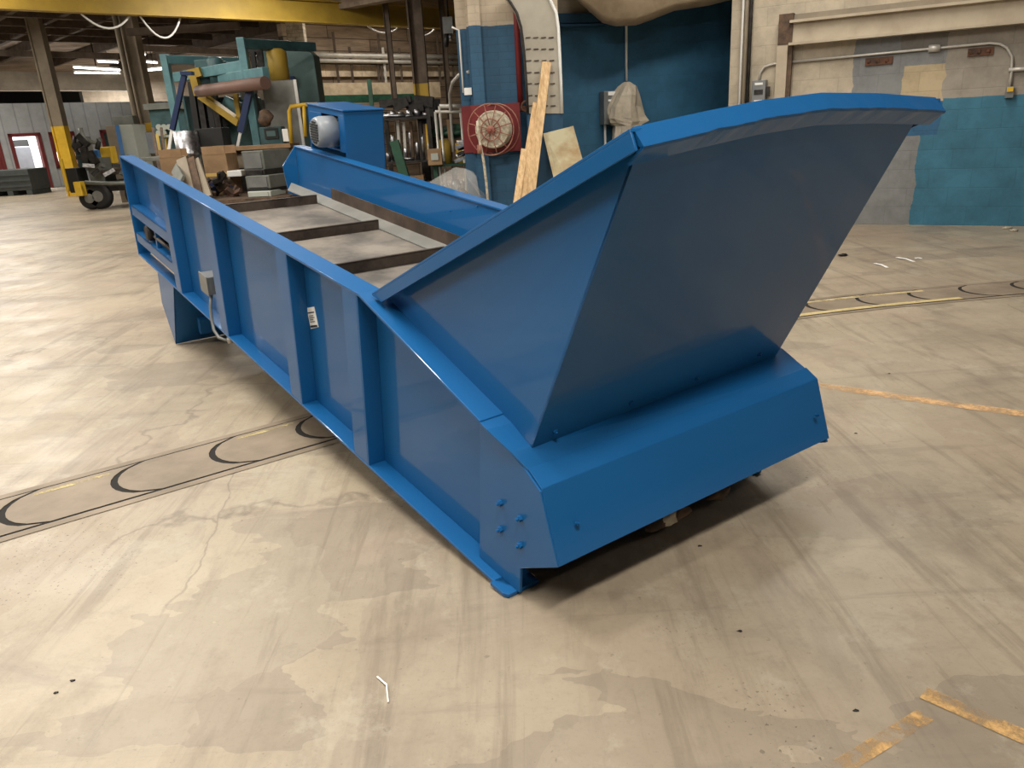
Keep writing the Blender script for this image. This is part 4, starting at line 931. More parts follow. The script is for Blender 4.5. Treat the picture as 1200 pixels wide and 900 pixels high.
# dark machine top (arm) over the rack
m1 = thing('drill_arm', 'dark greasy machine arm across the top of the rack behind the motor box', 'machine', at(480, 122, 12.6))
b = MB(); b.bar(at(446, 122, 12.5), at(515, 121, 12.5), .3, .12); b.bar(at(478, 132, 12.5), at(512, 130, 12.5), .35, .22); b.build('arm', 'dark', m1)
b = MB(); b.bar(at(453, 121, 12.4), at(482, 116, 12.4), .22, .09); b.bar(at(462, 126, 12.3), at(478, 119, 12.3), .12, .12); b.bar(at(486, 118, 12.4), at(508, 120, 12.4), .25, .16); b.bar(at(480, 128, 12.3), at(497, 126, 12.3), .2, .1); b.build('head', 'dark', m1)
b = MB(); a = at(498, 130, 12.6); b.box((a.x - .12, 12.5, 0), (a.x + .12, 12.8, a.z)); b.build('column', 'dark', m1)
for i, (x0, x1, y, r) in enumerate(((450, 475, 131, .03), (470, 484, 135.5, .018), (470, 484, 172, .022), (515, 548, 124.5, .03), (510, 548, 131, .022), (512, 520, 164.5, .025))):
    zs_ = (1.69, 1.68, 1.075, None, None, 1.005)[i]; a_ = at(x0, y, 11.75 if i < 3 else 11.5); c_ = at(x1, y, 11.75 if i < 3 else 11.5)
    if zs_ is not None: a_.z = c_.z = zs_
    b = MB(); b.tube([a_, c_], r, 8)
    if zs_ is None: b.tube([a_, (a_.x, a_.y, 0)], .02, 6); b.tube([c_ - Vector((.1, 0, 0)), (c_.x - .1, c_.y, 0)], .02, 6)
    tag(b.build('steel_bar', 'chrome' if i not in (3, 4) else 'pipe'), ('bright steel bar lying on the rack just right of the motor box', 'short bright bar below the longest one', 'bright bar low on the rack right of the motor box', 'upper long bright bar left of the blue pillar', 'lower long bright bar left of the blue pillar', 'stubby bright bar right of the rack')[i], 'steel bar')
b = MB(); p = at(470, 190, 10.9)
g1 = thing('green_lever_stand', 'dark green leaning steel stand right of the blue motor box', 'stand', (p.x, p.y, 0))
b.bar(at(462, 165, 10.9), at(476, 212, 10.9), .14, .12); b.build('post', 'green', g1); b = MB(); b.bar(at(476, 212, 10.9), Vector((at(480, 225, 10.9).x, 10.9, 0.02)), .14, .12); b.build('base', 'green', g1)
# vertical strips (hanging straps and tools)
for i, (x, y0, y1, wdt, mm, nmm) in enumerate(((466, 142, 168, .06, 'pipe', 'pale strap'), (473, 142, 170, .05, 'pipe', 'second pale strap'), (481, 142, 162, .07, 'brown', 'brown strap'), (492, 138, 160, .06, 'dark', 'black strap'), (500, 145, 163, .06, 'yellow', 'yellow strap'), (497, 145, 162, .04, 'brown', 'narrow brown strap'), (515, 138, 160, .1, 'green', 'green guard'), (525, 140, 150, .12, 'card', 'cardboard flap'))):
    b = MB(); a = at(x, y0, 11.8); a.z = min(a.z, 1.6); c = at(x + 1, y1, 11.8); c.z = 1.05; b.bar(a, c, wdt, .04); tag(b.build('hanging_strap', mm), nmm + ' hanging upright in the clutter right of the motor box', 'strap')
pf = thing('picture_box', 'small tan square box with a pale square window on the green bench', 'box', at(509, 184, 11.2))
a0_ = at(502, 194, 11.2); a1_ = at(517, 174, 11.2); b = MB(); b.box((a0_.x, 11.2, a0_.z), (a1_.x, 11.35, a1_.z)); b.build('case', 'card', pf, .005)
b = MB(); b.box((a0_.x + .05, 11.18, a0_.z + .07), (a1_.x - .05, 11.2, a1_.z - .06)); b.build('pane', 'cab', pf)
b = MB()
b.blob(at(533, 154, 11.9), (.32, .15, .1), 8, .35); tag(b.build('green_casting', 'green'), 'dark green casting lying at the back of the bench left of the pillar', 'casting')
for i, (x, y) in enumerate(((546, 168), (548, 176), (545, 184))):
    p = at(x, y, 10.6); b = MB(); b.bar(p - Vector((.14, 0, .05)), p + Vector((.16, 0, .05)), .2, .045); b.tube([p - Vector((.12, .06, -.02)), p + Vector((.14, .06, .06))], .02, 8)
    tag(b.build('chrome_part', 'chrome' if i != 1 else 'dark'), ('bright bracket topmost of the stack left of the red board', 'dark bracket in the middle of the stack left of the red board', 'bright bracket lowest of the stack left of the red board')[i], 'metal part')
p = at(536, 219, 9.4); b = MB(); b.blob((p.x, 9.4, .5), (.38, .28, .5), 11, .2, 20, 14); tag(b.build('plastic_wrapped_bundle', 'wrap'), 'lumpy bundle in clear plastic wrap left of the blue pillar foot', 'bundle')
b = MB(); b.bar((p.x - .18, 9.4, .45), (p.x + .12, 9.42, .72), .16, .2); b.bar((p.x - .1, 9.35, .6), (p.x + .2, 9.4, .5), .14, .12); b.bar((p.x - .15, 9.4, .1), (p.x + .1, 9.4, .5), .2, .2); tag(b.build('brown_scrap', 'brown'), 'brown scrap inside the clear plastic bundle', 'scrap')
# ================================================================ TEAL MACHINE
tm = thing('teal_press', 'tall pale teal steel gantry machine with a brown roller behind the cardboard boxes', 'machine', (at(240, 200, 14.5).x, 14.5, 0))
BXD = Vector((.62, .785, 0))
pl_ = at(199, 100, 15.5); pr = at(288, 80, 13.7)
ztop = at(194, 62, 15.5).z; ztr = at(283, 46, 13.7).z; ztop = (ztop + ztr) / 2
for q, mm in ((pl_, 'teal'), (pr, 'teal')):
    b = MB(); b.bar((q.x, q.y, 0), (q.x, q.y, ztop), .13, .15, (0, 1, 0)); b.build('post', mm, tm, .01)
    e_ = Vector((q.x, q.y, ztop - .09)); b = MB(); b.bar(e_, e_ + BXD * (1.6 if q is pl_ else 1.5), .13, .15); b.build('top_beam', mm if q is pl_ else 'teald', tm, .01)
    r_ = e_ + BXD * (1.6 if q is pl_ else 1.5)
    if q is pl_: b = MB(); b.bar((r_.x, r_.y, 0), (r_.x, r_.y, ztop), .13, .13, (0, 1, 0)); b.build('post', 'teald', tm, .01)
a = at(205, 84, 15.4); c = at(288, 72, 13.75); zz_ = ztop - .42
b = MB(); b.bar((a.x, a.y, zz_), (c.x, c.y, zz_), .12, .17); b.build('cross_beam', 'teal', tm, .01)
b = MB(); b.bar(at(259, 95, 14.4), at(312, 87, 13.2), .12, .22); b.build('cross_beam', 'teal', tm, .01)
b = MB(); b.tube([at(233, 107, 14.4), at(311, 97, 13)], .10, 18); b.build('roller', 'roll', tm)
b = MB(); p0_ = at(234, 85, 14.9); p1_ = at(262, 102, 14.9); b.box((p0_.x, 14.7, p1_.z), (p1_.x, 15.5, p0_.z + .2)); b.build('gear_housing', 'teald', tm, .02)
b = MB(); b.lathe(at(256, 95, 14.6), (0, 0, 1), [(.14, -.15), (.14, .35), (.1, .4)], 16); b.build('motor', 'teald', tm)
b = MB(); p0_ = at(240, 115, 15.2); p1_ = at(302, 200, 15.2); b.box((p0_.x, 15.2, 0), (p1_.x, 16.2, p0_.z)); b.build('body', 'teald', tm, .03)
b = MB(); p0_ = at(213, 100, 15.3); p1_ = at(229, 200, 15.3); b.box((p0_.x, 15.3, 0), (p1_.x, 15.8, at(213, 112, 15.3).z)); b.build('side_cabinet', 'teald', tm, .02)
b = MB(); b.bar(at(226, 70 + 14, 14.6), at(233, 112, 14.6), .16, .12); b.bar(at(236, 112, 14.6), at(281, 144, 14.3), .14, .12); b.bar(at(276, 110, 14.4), at(281, 142, 14.4), .08, .08); b.bar(at(222, 88, 14.6), at(236, 84, 14.6), .15, .15); b.build('yellow_arm', 'oldyel', tm)
b = MB(); b.bar(at(216, 88, 14.1), at(202, 152, 14.1), .08, .08); b.bar(at(213, 86, 14.1), at(226, 86, 14.1), .15, .06); b.build('navy_strut', 'navy', tm)
b = MB(); b.bar(at(202, 150, 14.1), at(198, 178, 14.1), .05, .05); b.build('strut_rod', 'white', tm)
b = MB(); b.bar(at(294, 100, 13.5), at(282, 155, 13.5), .10, .1); b.build('navy_strut', 'navy', tm)
b = MB(); b.bar(at(282, 155, 13.5), at(270, 213, 13.5), .045, .045); b.build('strut_rod', 'white', tm)
for i, x in enumerate((224, 233, 243, 250)):
    b = MB(); b.bar(at(x, 96 + i * 3, 14.8), at(x + 10, 165, 14.8), .12, .1); b.build('rail', 'black' if i % 2 == 0 else 'dark', tm)
b = MB(); b.bar(at(248, 150, 14.3), at(262, 182, 14.3), .09, .09); b.build('teal_foot_bar', 'teal', tm)
b = MB(); b.lathe(at(326, 77, 14.2), (0, 0, 1), [(.1, -.28), (.17, -.22), (.17, .22), (.1, .27)], 16); b.build('yellow_tank', 'oldyel', tm)
for i in range(5):
    p = at(300 + i * 5, 65 + (i % 3) * 9, 14.6); b = MB(); b.tube([p, p + Vector((.05, .1, -.35)), p + Vector((.2, .15, -.55))], .03, 6); b.build('cable', 'black', tm)
b = MB(); p = at(311, 138, 13.3); b.blob(p, (.12, .1, .13), 2, .2); b.build('cable_bundle', 'brown', tm)
b = MB(); p0_ = at(221, 98, 15.05); p1_ = at(247, 98, 15.05); b.box((p0_.x, 15.0, 0), (p1_.x, 15.15, at(234, 96, 15.05).z)); b.build('dark_panel', 'black', tm)  # plain black panel filling the dark area behind the rails
for i, (x0, y0, x1, y1, w_) in enumerate(((296, 58, 300, 92, .07), (303, 52, 309, 88, .09), (311, 60, 313, 82, .06), (290, 60, 318, 56, .06), (298, 76, 330, 70, .05), (305, 92, 318, 120, .06), (298, 110, 306, 140, .07))):
    b = MB(); b.bar(at(x0, y0, 14.3), at(x1, y1, 14.3), w_, w_); b.build('linkage', ('black', 'dark', 'tealp')[i % 3], tm)
for i, (x0, y0, x1, y1) in enumerate(((262, 120, 280, 128), (284, 108, 300, 112), (250, 135, 262, 150))):
    b = MB(); b.bar(at(x0, y0, 14.9), at(x1, y1, 14.9), .12, .25); b.build('bracket', ('teal', 'greybox', 'black')[i], tm)
# teal-grey cabinet
tc_ = thing('tall_panel_cabinet', 'tall dark teal grey cabinet behind the bare metal sheet', 'cabinet', (at(352, 120, 15.2).x, 15.3, 0))
p0_ = at(334, 100, 15.2); p1_ = at(372, 100, 15.2); zt = at(350, 57, 15.2).z
b = MB(); b.prism([(p0_.x, 15.2, 0), (p1_.x + .02, 15.2, 0), (p1_.x, 15.2, zt - .12), (p1_.x - .12, 15.2, zt), (p0_.x, 15.2, zt)], (0, .5, 0)); b.build('body', 'tealp', tc_, .01)
b = MB(); p = at(340, 95, 15.15); b.obox(p, (1, 0, 0), (0, 1, 0), (0, 0, 1), (.18, .06, .16)); b.build('gauge', 'navy', tc_)
sh = thing('sheet_metal_screen', 'bare grey metal sheet standing between the teal machine and the tall cabinet', 'metal sheet', (at(332, 140, 13.9).x, 13.9, 0))
p0_ = at(313, 140, 13.9); p1_ = at(354, 140, 13.9); zt = at(333, 94, 13.9).z
b = MB(); b.box((p0_.x, 13.9, 0), (p1_.x, 13.93, zt)); b.build('sheet', 'galv', sh)
b = MB(); b.box((p1_.x - .05, 13.86, 0), (p1_.x, 13.9, zt)); b.build('edge_strip', 'white', sh)
hr = MB(); hr.tube([at(342, 175, 13.4), at(339, 130, 13.4), at(341, 125, 13.4), at(356, 123, 13.4), at(372, 122, 13.4)], .035, 8); hr.tube([at(358, 160, 13.4), at(356, 124, 13.4)], .03, 8)
tag(hr.build('handrail', 'yellow'), 'yellow tube handrail just left of the blue motor box', 'handrail')
ct = thing('control_pendant', 'teal control box with a dark screen standing behind the grey blocks', 'control box', at(317, 172, 13.35))
p0_ = at(307, 175, 13.35); p1_ = at(329, 148, 13.35); b = MB(); b.box((p0_.x, 13.35, p0_.z), (p1_.x, 13.6, p1_.z)); b.build('case', 'teald', ct, .01)
q0 = at(311, 163, 13.33); q1 = at(325, 150, 13.33); b = MB(); b.box((q0.x, 13.32, q0.z), (q1.x, 13.35, q1.z)); b.build('bezel', 'black', ct)
b = MB(); b.box((q0.x + .04, 13.31, q0.z + .04), (q1.x - .04, 13.32, q1.z - .04)); b.build('screen', 'tealp', ct)
b = MB(); b.box((p0_.x + .05, 13.35, 0), (p0_.x + .2, 13.55, p0_.z)); b.build('stand', 'teal', ct)
cbox('wall_notice', 331, 151, 338, 166, 12.9, .02, 'paper', 'white sheet of paper on the metal sheet beside the yellow handrail', 'paper')
# pieces below
pk = thing('round_tub', 'beige round fronted tub with a wooden rim behind the stacked grey blocks', 'tub', (at(305, 190, 12.6).x, 12.6, 0))
a = at(266, 190, 12.6); c = at(343, 190, 12.6); zt = at(300, 172, 12.6).z; zb = at(300, 202, 12.6).z
b = MB(); b.tube([(a.x, 12.9, (zt + zb) / 2), (c.x, 12.9, (zt + zb) / 2)], (zt - zb) / 2, 20); b.build('shell', 'colm', pk)
b = MB(); b.box((a.x, 12.6, zt - .04), (c.x, 13.2, zt + .02)); b.build('rim', 'card', pk); b = MB(); b.box((a.x + .1, 12.75, 0), (c.x - .1, 13.05, zb + .1)); b.build('stand', 'dark', pk)
def cornered(name, xL, xm, xR, y0, y1, Y, m, m2, lab, zb=None):
    a = at(xL, (y0 + y1) / 2, Y); c = at(xm, (y0 + y1) / 2, Y - .12); e = at(xR, (y0 + y1) / 2, Y + .35)
    zt = at(xm, y0, Y).z; zb_ = at(xm, y1, Y).z if zb is None else zb; t_ = thing(name, lab, 'machine block', (c.x, c.y, zb_))
    A = Vector((a.x, a.y, zb_)); Cc = Vector((c.x, c.y, zb_)); E = Vector((e.x, e.y, zb_)); D = A + (E - Cc)
    H = Vector((0, 0, zt - zb_)); b = MB(); b.hexa([A, Cc, E, D, A + H, Cc + H, E + H, D + H]); b.build('block', m, t_, .01)
    b = MB(); n_ = (Cc - A).cross(Vector((0, 0, 1))).normalized() * .015; f0 = A.lerp(Cc, .1); f1_ = A.lerp(Cc, .9)
    b.hexa([f0 + H * .12, f1_ + H * .12, f1_ + n_ + H * .12, f0 + n_ + H * .12, f0 + H * .88, f1_ + H * .88, f1_ + n_ + H * .88, f0 + n_ + H * .88]); b.build('face_plate', m2, t_)
    return t_
cornered('spindle_block', 284, 309, 341, 176, 199, 11.6, 'greybox', 'mgrey', 'top grey steel block of the stack left of the blue motor box')
cornered('spindle_block', 288, 316, 342, 205, 220, 11.3, 'greybox', 'mgrey', 'middle grey steel block of the stack, above the black band')
cornered('spindle_block', 291, 318, 336, 223, 240, 11.2, 'cab', 'cab', 'lowest pale grey block of the stack beside the feeder side', at(270, 232, 11.3).z)
cornered('spacer_block', 289, 317, 342, 219, 224, 11.3, 'black', 'black', 'black rubber spacer between the middle and lowest grey blocks')
cornered('spacer_block', 287, 310, 338, 198, 206, 11.5, 'dark', 'dark', 'dark steel spacer between the top and middle grey blocks')
dr = thing('steel_drum', 'shiny galvanised metal drum half hidden behind the cardboard boxes', 'drum', at(219, 180, 12.9))
a = at(219, 180, 13); b = MB(); b.lathe((a.x, 13.1, at(219, 182, 13).z - .9), (0, 0, 1), [(.19, 0), (.19, .5), (.2, .52), (.19, .54), (.19, .9), (.2, .92), (.19, .94), (.19, 1.28)], 24); b.build('shell', 'chrome', dr)
cbox('black_bin', 231, 150, 262, 182, 13.2, .4, 'black', 'matt black box right of the shiny metal drum', 'bin')
def carton(x0, y0, x1, y1, Y, yaw, lab):
    a = at(x0, (y0 + y1) / 2, Y); c = at(x1, (y0 + y1) / 2, Y); zt = at((x0 + x1) / 2, y0, Y).z; zb = at(270, 232, 11.3).z
    t_ = thing('cardboard_box', lab, 'box', ((a.x + c.x) / 2, Y + .2, zb)); X = Vector((cos(yaw), sin(yaw), 0)); Yv = Vector((-sin(yaw), cos(yaw), 0)); cc = Vector(((a.x + c.x) / 2, Y + .2, (zt + zb) / 2))
    w_ = c.x - a.x; b = MB(); b.obox(cc, X, Yv, (0, 0, 1), (w_, .4, zt - zb)); b.build('carton', 'card', t_, .006)
    b = MB(); b.obox(cc - Yv * .203 + Vector((0, 0, -.0)), X, Yv, (0, 0, 1), (w_ * .98, .004, .05)); b.build('tape', 'tape', t_)
    for s in (-1, 1):
        b = MB(); b.obox(cc + Vector((0, 0, (zt - zb) / 2 + .05)) + Yv * s * .2, X, Yv, (0, 0, 1), (w_ * .96, .01, .12)); b.build('flap', 'card', t_)
carton(186, 184, 212, 202, 12, .15, 'open cardboard box left of the leaning boards')
carton(240, 180, 269, 212, 12, -.1, 'taller cardboard box with a tape band, left of the grey blocks')
cbox('crate_table', 165, 184, 190, 189, 13, .7, 'greybox', 'grey table edge behind the left end of the feeder', 'table')
for i, (x0, y0, x1, y1, mm, lab) in enumerate(((213, 186, 224, 232, 'colm', 'tan board leaning left of the cardboard box'), (222, 186, 233, 232, 'brown', 'brown board leaning between the two cardboard boxes'), (228, 188, 243, 232, 'colm', 'narrow tan board leaning against the taller cardboard box'), (205, 197, 213, 212, 'greybox', 'grey offcut leaning behind the feeder rim'))):
    a = at(x0, y0, 11.6); c = at(x1, y1, 11.2); b = MB(); b.bar(a, c, .16, .04, (0, 1, 0)); tag(b.build('leaning_board', mm), lab, 'board')
bz = at(270, 232, 11.3).z
for i in range(16):
    x = 195 + i * 5.2; y = 218 + (i % 4) * 6 - (8 if i > 9 else 0); b = MB(); p = at(x, y, 11.5 + (i % 3) * .2); rq = random.Random(i)
    for q_ in range(4):
        dv = Vector((rq.uniform(-.16, .16), rq.uniform(-.08, .08), rq.uniform(-.1, .12))); b.bar(p - dv, p + dv, rq.uniform(.03, .09), rq.uniform(.03, .07), (rq.random(), 1, rq.random()))
    tag(b.build('scrap_part', ('dark', 'brown', 'navy', 'rust')[i % 4]), ('dark', 'brown', 'navy', 'rusty')[i % 4] + ' oily scrap part in the heap between the feeder and the cardboard boxes', 'scrap', 'scrap heap behind the feeder ' + ('one', 'two', 'three', 'four')[i % 4])
b = MB(); b.box((at(188, 225, 11.3).x, 11.0, bz - .08), (at(345, 225, 11.3).x, 12.5, bz)); [b.box((xx, yy, 0), (xx + .1, yy + .1, bz - .08)) for xx in (at(188, 225, 11.3).x, at(343, 225, 11.3).x) for yy in (11.0, 12.4)]; tag(b.build('low_work_bench', 'brown'), 'low brown wooden bench carrying the scrap and grey blocks', 'bench')
cbox('small_carton', 266, 200, 283, 207, 11.9, .3, 'paper', 'crumpled white paper by the thin white rod', 'paper')

# shelf with instruments right of thick column
ins = thing('instrument_bench', 'dark teal bench with round gauges between the thick column and the teal frame', 'bench', (at(192, 160, 17).x, 17, 0))
a = at(177, 145, 17); c = at(206, 145, 17); zt = at(190, 128, 17).z
b = MB(); b.box((a.x, 17, 0), (c.x, 17.6, zt)); b.build('body', 'teald', ins, .01)
b = MB(); b.box((a.x - .05, 16.9, zt), (c.x + .05, 17.6, zt + .12)); b.build('top', 'greybox', ins)
for i in range(5):
    p = at(187 + (i % 3) * 6, 149 + (i // 3) * 7, 16.95); b = MB(); b.lathe(p, (0, -1, 0), [(.06, 0), (.06, .05)], 12); b.build('gauge', 'cab', ins)
b = MB(); b.bar(at(190, 160, 16.8), at(204, 159, 16.8), .1, .05); b.build('shelf', 'cab', ins)
for i in range(4):
    a_ = at(179 + i * 5, 150 + (i % 2) * 8, 16.5 + i * .12); c_ = at(184 + i * 4.2, 182, 16.2 + i * .12); c_ = a_ + (c_ - a_) * (a_.z / (a_.z - c_.z)); c_.z = .01
    b = MB(); b.tube([a_, c_], .03, 8)
    tag(b.build('steel_rod', 'oldyel' if i % 2 else 'brown'), ('brown rod leaning nearest the thick column', 'yellow rod leaning second from the thick column', 'brown rod leaning third from the thick column', 'yellow rod leaning nearest the teal frame')[i], 'rod')

# ================================================================ OFFICE PARTITION
def wo(px, py, off=0.0): return onwo(px, py, off)
zw = (wo(5, 122)[1] + wo(120, 119)[1]) / 2
SID = block_mat('grey_siding', [], (.44, .46, .47), .72, .55, 9.0, .08, ms=.035)
def opening(x0, y0, x1, y1):
    s0_, z0_, _ = wo(x0, y1); s1_, z1_, _ = wo(x1, y0); return s0_, s1_, z0_, z1_
ops = []
sA = wo(-8, 190)[0]; sB = wo(9, 190)[0]
zdoor = wo(30, 156)[1]; zwin0 = wo(60, 198)[1]
opn = [(wo(-14, 190)[0], wo(6, 190)[0], 0, zdoor), (wo(17, 190)[0], wo(55, 190)[0], 0, zdoor), (wo(62, 180)[0], wo(92, 180)[0], zwin0, zdoor), (wo(120, 170)[0], wo(150, 170)[0], zwin0, zdoor)]
b = MB(); cur = 0; Lw = 22.0
def wbx(s0, s1, z0, z1): b.box((s0, 0, z0), (s1, .15, z1))
for (s0_, s1_, z0_, z1_) in opn:
    s0_ = max(s0_, .01); wbx(cur, s0_, 0, zw); wbx(s0_, s1_, z1_, zw)
    if z0_ > 0: wbx(s0_, s1_, 0, z0_)
    cur = s1_
wbx(cur, Lw, 0, zw)
o = b.build('wall_office', SID, origin=(0, 0, 0)); MW = Matrix.Translation(WO0) @ Matrix((WOD, WON, Vector((0, 0, 1)))).transposed().to_4x4(); o.matrix_world = MW; struct(o)
o = MB().box((-3, 3.2, 0), (Lw, 3.3, zw)).build('wall_office_inner', 'litroom', origin=(0, 0, 0)); o.matrix_world = MW; struct(o)
for i, (s0_, s1_, z0_, z1_) in enumerate(opn):
    s0_ = max(s0_, .01); f = MB(); t_ = .13
    f.box((s0_, -.05, z0_), (s0_ + t_, .17, z1_)); f.box((s1_ - t_, -.05, z0_), (s1_, .17, z1_)); f.box((s0_, -.05, z1_ - t_), (s1_, .17, z1_))
    if z0_ > 0: f.box((s0_, -.05, z0_), (s1_, .17, z0_ + t_))
    o = f.build(('door_1', 'door_2', 'window_1', 'window_2')[i], 'maroon', origin=(0, 0, 0)); o.matrix_world = MW; struct(o)
    if i == 0:
        o = MB().box((s0_ + t_, .02, 0), (s1_ - t_, .07, z1_ - t_)).build('door_3', 'maroon', origin=(0, 0, 0)); o.matrix_world = MW; struct(o)
    if i > 1:
        o = MB().box((s0_ + t_, .05, z0_ + (z1_ - z0_) * .45), (s1_ - t_, .07, z1_ - t_)).build('window_%d' % (i + 1), 'tealp', origin=(0, 0, 0)); o.matrix_world = MW; struct(o)
lp = Vector(WO0) + WOD * (wo(30, 190)[0] + 1) + WON * 1.6
for k_ in (0, 4.5):
    l = area(lp + WOD * k_ + Vector((0, 0, 3.3)), 2.4, .6, 420, math.atan2(WOD.y, WOD.x), (1, .98, .95))  # unseen lamps put in to brighten the office interior
def inoff(px, py, dep): return onwo(px, py, -dep)[2]
p = inoff(23, 171, 2.9); b = MB(); b.obox(p, WOD, WON, (0, 0, 1), (.75, .12, .5)); mo_ = b.build('wall_monitor', 'black', bevel=.01); tag(mo_, 'dark monitor on the white wall seen through the open office door', 'monitor')
p = inoff(31, 205, 2.0); b = MB(); b.obox((p.x, p.y, .85), WOD, WON, (0, 0, 1), (.7, .45, 1.7)); o = b.build('locker', 'panelgrey', bevel=.03); tag(o, 'grey blue locker standing inside the open office doorway', 'locker')
b = MB(); p = inoff(51, 205, 1.9); b.obox((p.x, p.y, .4), WOD, WON, (0, 0, 1), (.5, .5, .8)); tag(b.build('desk', 'dark', bevel=.02), 'dark desk inside the office doorway right of the locker', 'desk')
b = MB(); p = inoff(80, 192, 1.9); b.obox((p.x, p.y, .5), WOD, WON, (0, 0, 1), (1.1, .5, 1.0)); tag(b.build('desk', 'brown', bevel=.02), 'brown desk behind the office window by the yellow column', 'desk')
# black sheet stands in for the dark gap above the offices
p = at(50, 111, 41); b = MB(); a = at(-10, 111, 41); c = at(93, 111, 41); b.box((a.x - 6, 41, at(50, 123, 41).z - 1.2), (c.x, 41.3, at(50, 98, 41).z)); tag(b.build('dark_gap_sheet', 'black'), 'black sheet standing in for the dark gap above the grey office partition at far left', 'dark_backdrop')
# pallet crate
pc = thing('pallet_crate', 'dark grey plastic pallet crate on the floor at far left by the offices', 'crate', gnd(10, 230))
a = gnd(-12, 232); Yc = 28.2; a = at(-14, 229, Yc); c = at(39, 226, Yc); zt = at(14, 199, Yc).z
b = MB(); b.box((a.x, Yc, .17), (c.x, Yc + 1.2, zt)); b.build('bin', 'crate', pc, .02)
for k in range(3):
    z = .3 + k * (zt - .3) / 3; b = MB(); b.box((a.x - .02, Yc - .03, z), (c.x + .02, Yc, z + .05)); b.build('ridge', 'crate', pc)
for k in range(3):
    xx = a.x + (c.x - a.x) * (.08 + .42 * k); b = MB(); b.box((xx - .1, Yc, 0), (xx + .1, Yc + 1.2, .17)); b.build('foot', 'crate', pc)
# pale cabinet, blue board
cb_ = thing('control_cabinet', 'pale grey green steel cabinet between the cart and the thick column', 'cabinet', (at(148, 170, 21.5).x, 21.5, 0))
a = at(129, 170, 21.6); m_1 = at(142, 170, 21.5); c = at(165.5, 170, 21.8); zt = at(150, 146, 21.6).z
b = MB(); b.box((m_1.x, 21.5, 0), (c.x, 22.3, zt)); b.build('door', 'cab', cb_, .01)
b = MB(); b.box((a.x, 21.55, 0), (m_1.x, 22.3, zt)); b.build('side', 'colm', cb_, .01)
b = MB(); b.box((m_1.x + .12, 21.46, zt * .45), (m_1.x + .16, 21.5, zt * .62)); b.build('handle', 'chrome', cb_)
cbox('cabinet_vent_box', 132, 136, 156, 146, 22.5, .6, 'greybox', 'small grey box standing behind the top of the pale cabinet', 'box')
b = MB(); a = at(141, 180, 21.2); a_ = at(137, 147, 21.4); c_ = at(144, 182, 21.2); c_ = a_ + (c_ - a_) * (a_.z / (a_.z - c_.z)); b.bar(a_, c_, .1, .06); tag(b.build('blue_strut', 'bluec'), 'blue steel strut against the pale cabinet', 'strut')
cbox('fuse_box', 171, 155, 181, 180, 22.2, .25, 'panelgrey', 'blue grey box on the foot of the thick tan column', 'electrical box')

# ================================================================ CART / LIFT TRUCK
YF = 19.8
fk = thing('engine_cart', 'old grimy engine lift cart with yellow panels parked in front of the offices', 'cart', (at(120, 230, YF).x, YF, 0))
def fbox(nm, x0, y0, x1, y1, dp, m, dy=0, par=None):
    a = at(x0, (y0 + y1) / 2, YF + dy); c = at(x1, (y0 + y1) / 2, YF + dy); zt = at((x0 + x1) / 2, y0, YF + dy).z; zb = at((x0 + x1) / 2, y1, YF + dy).z
    b = MB(); b.box((a.x, YF + dy, max(zb, .05)), (c.x, YF + dy + dp, zt)); return b.build(nm, m, par or fk, .015)
fbox('chassis', 96, 212, 166, 224, 1.1, 'dark'); fbox('deck', 118, 198, 168, 204, 1.0, 'steel'); fbox('engine', 103, 185, 121, 214, .6, 'greybox', .1)
fbox('radiator', 90, 178, 101, 196, .5, 'teald', .2); fbox('battery_box', 79, 197, 92, 226, .5, 'black', -.2); fbox('yellow_panel', 87, 213, 95, 230, .25, 'yellow', -.35)
fbox('yellow_upright', 73, 186, 76, 225, .1, 'yellow', -.25); fbox('mast', 93, 160, 105, 200, .25, 'mgrey', .25); fbox('yellow_guard', 117, 172, 131, 192, .3, 'yellow', .6); fbox('tool_box', 106, 176, 116, 190, .3, 'bluec', .5)
for x, y, r in ((115, 231, .32), (104, 228, .28), (160, 229, .30)):
    p = at(x, y, YF - .1); b = MB(); b.lathe((p.x, YF - .12, r), (0, 1, 0), [(r * .8, 0), (r, .04), (r, .18), (r * .8, .22)], 22); wh = b.build('wheel', 'black', fk)
    b = MB(); b.lathe((p.x, YF - .13, r), (0, 1, 0), [(r * .42, 0), (r * .45, .03)], 16); b.build('hub', 'galv', wh)
b = MB(); b.tube([at(94, 150, YF), at(97, 160, YF), at(103, 165, YF), at(112, 167, YF), at(118, 163, YF)], .055, 10); b.build('exhaust_pipe', 'greybox', fk)
b = MB(); b.tube([at(88, 160, YF), at(86, 172, YF), at(92, 180, YF)], .045, 8); b.tube([at(116, 163, YF), at(114, 175, YF)], .06, 8); b.build('hose', 'black', fk)
b = MB(); b.bar(at(92, 158, YF), at(104, 170, YF), .16, .14); b.bar(at(98, 172, YF), at(103, 196, YF), .12, .14); b.bar(at(104, 178, YF), at(113, 192, YF), .14, .16); b.bar(at(90, 185, YF), at(112, 184, YF), .1, .08); b.bar(at(88, 172, YF), at(95, 168, YF), .1, .12); b.build('manifold', 'dark', fk)
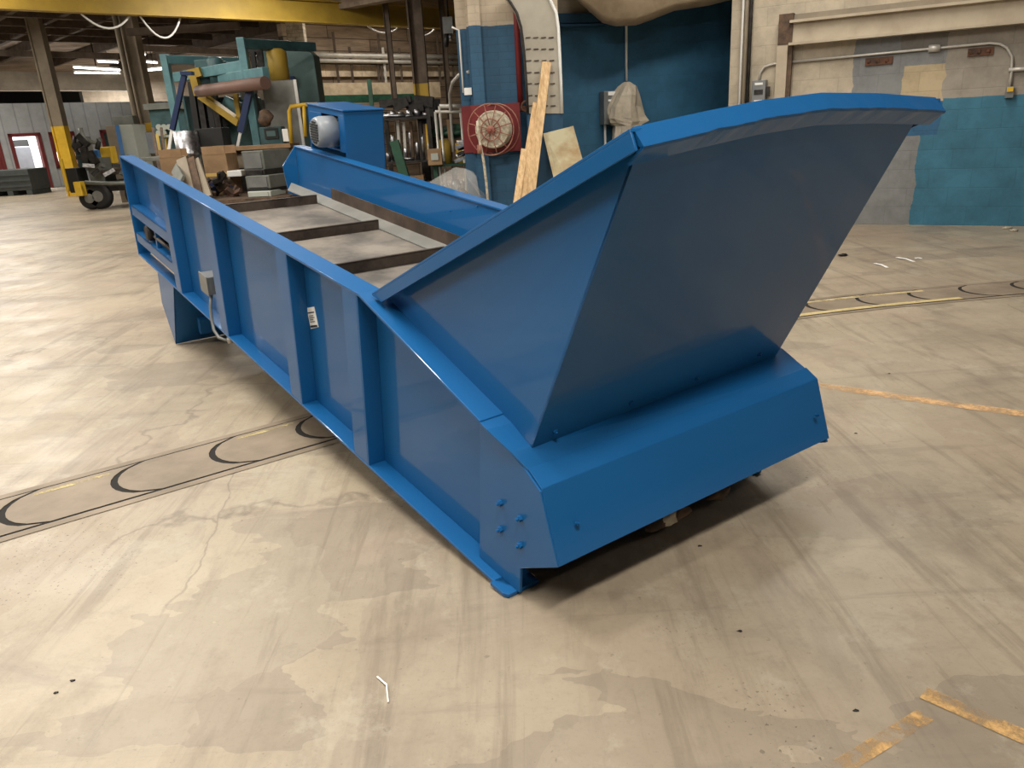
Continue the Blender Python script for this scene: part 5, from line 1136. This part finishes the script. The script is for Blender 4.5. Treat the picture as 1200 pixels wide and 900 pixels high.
for i in range(7):
    p = at(104 + i * 8, 194 + (i % 2) * 8, YF - .1); b = MB(); dv = Vector((.12 - .05 * (i % 3), .05, .08 * (i % 2) - .02)); b.bar(p - dv, p + dv, .1, .09); b.build('fitting', ('chrome', 'dark', 'greybox')[i % 3], fk)
b = MB(); b.tube([at(100, 214, YF - .3), at(130, 215, YF - .3), at(165, 213, YF - .3)], .05, 8); b.build('side_tube', 'greybox', fk)

# ================================================================ SMALL THINGS ON THE FLOOR
def scrap(p0_, p1_, wd, lab, m='paper'):
    a = Vector((*p0_[:2], .004)); c = Vector((*p1_[:2], .004)); mid = (a + c) / 2 + Vector((.01, .012, .004))
    b = MB(); b.bar(a, mid, wd, .002); b.bar(mid, c, wd * .8, .002); tag(b.build('paper_scrap', m), lab, 'scrap')
scrap(gnd(1025, 309), gnd(1040, 314), .035, 'white paper scrap on the floor right of the hopper, nearer one')
scrap(gnd(1051, 302), gnd(1071, 307), .035, 'white paper scrap on the floor right of the hopper, further one')
scrap(gnd(1072, 303), gnd(1080, 303.5), .03, 'tiny white scrap beside the further paper scrap')
scrap(gnd(442, 794), gnd(455, 824), .005, 'thin curled white shaving on the floor left of the feeder nose')
for i, (x, y) in enumerate(((1042, 438), (1003, 508), (820, 640), (867, 740), (1003, 833), (85, 798), (66, 812), (988, 300 - 0), (1180, 268), (1188, 271))):
    p = gnd(x, y); b = MB(); r = .0045 if y > 400 else .03; b.blob((p.x, p.y, r * .4), (r * 1.6, r, r * .5), i, .3, 8, 6)
    labs = ('dark crumb on the floor right of the feeder nose, further one', 'dark crumb on the floor just right of the nose cover', 'dark crumb on the floor below the nose cover shadow', 'dark crumb alone on the open floor in front of the nose', 'dark crumb on the floor near the worn orange lines', 'dark crumb on the floor at far left, upper one', 'dark crumb on the floor at far left, lower one', 'dark chip on the floor beside the hopper edge', 'debris piece at the foot of the teal blue wall', 'smaller debris piece at the foot of the teal blue wall')
    tag(b.build('floor_debris', 'dark' if i < 8 else 'hose'), labs[i], 'debris')
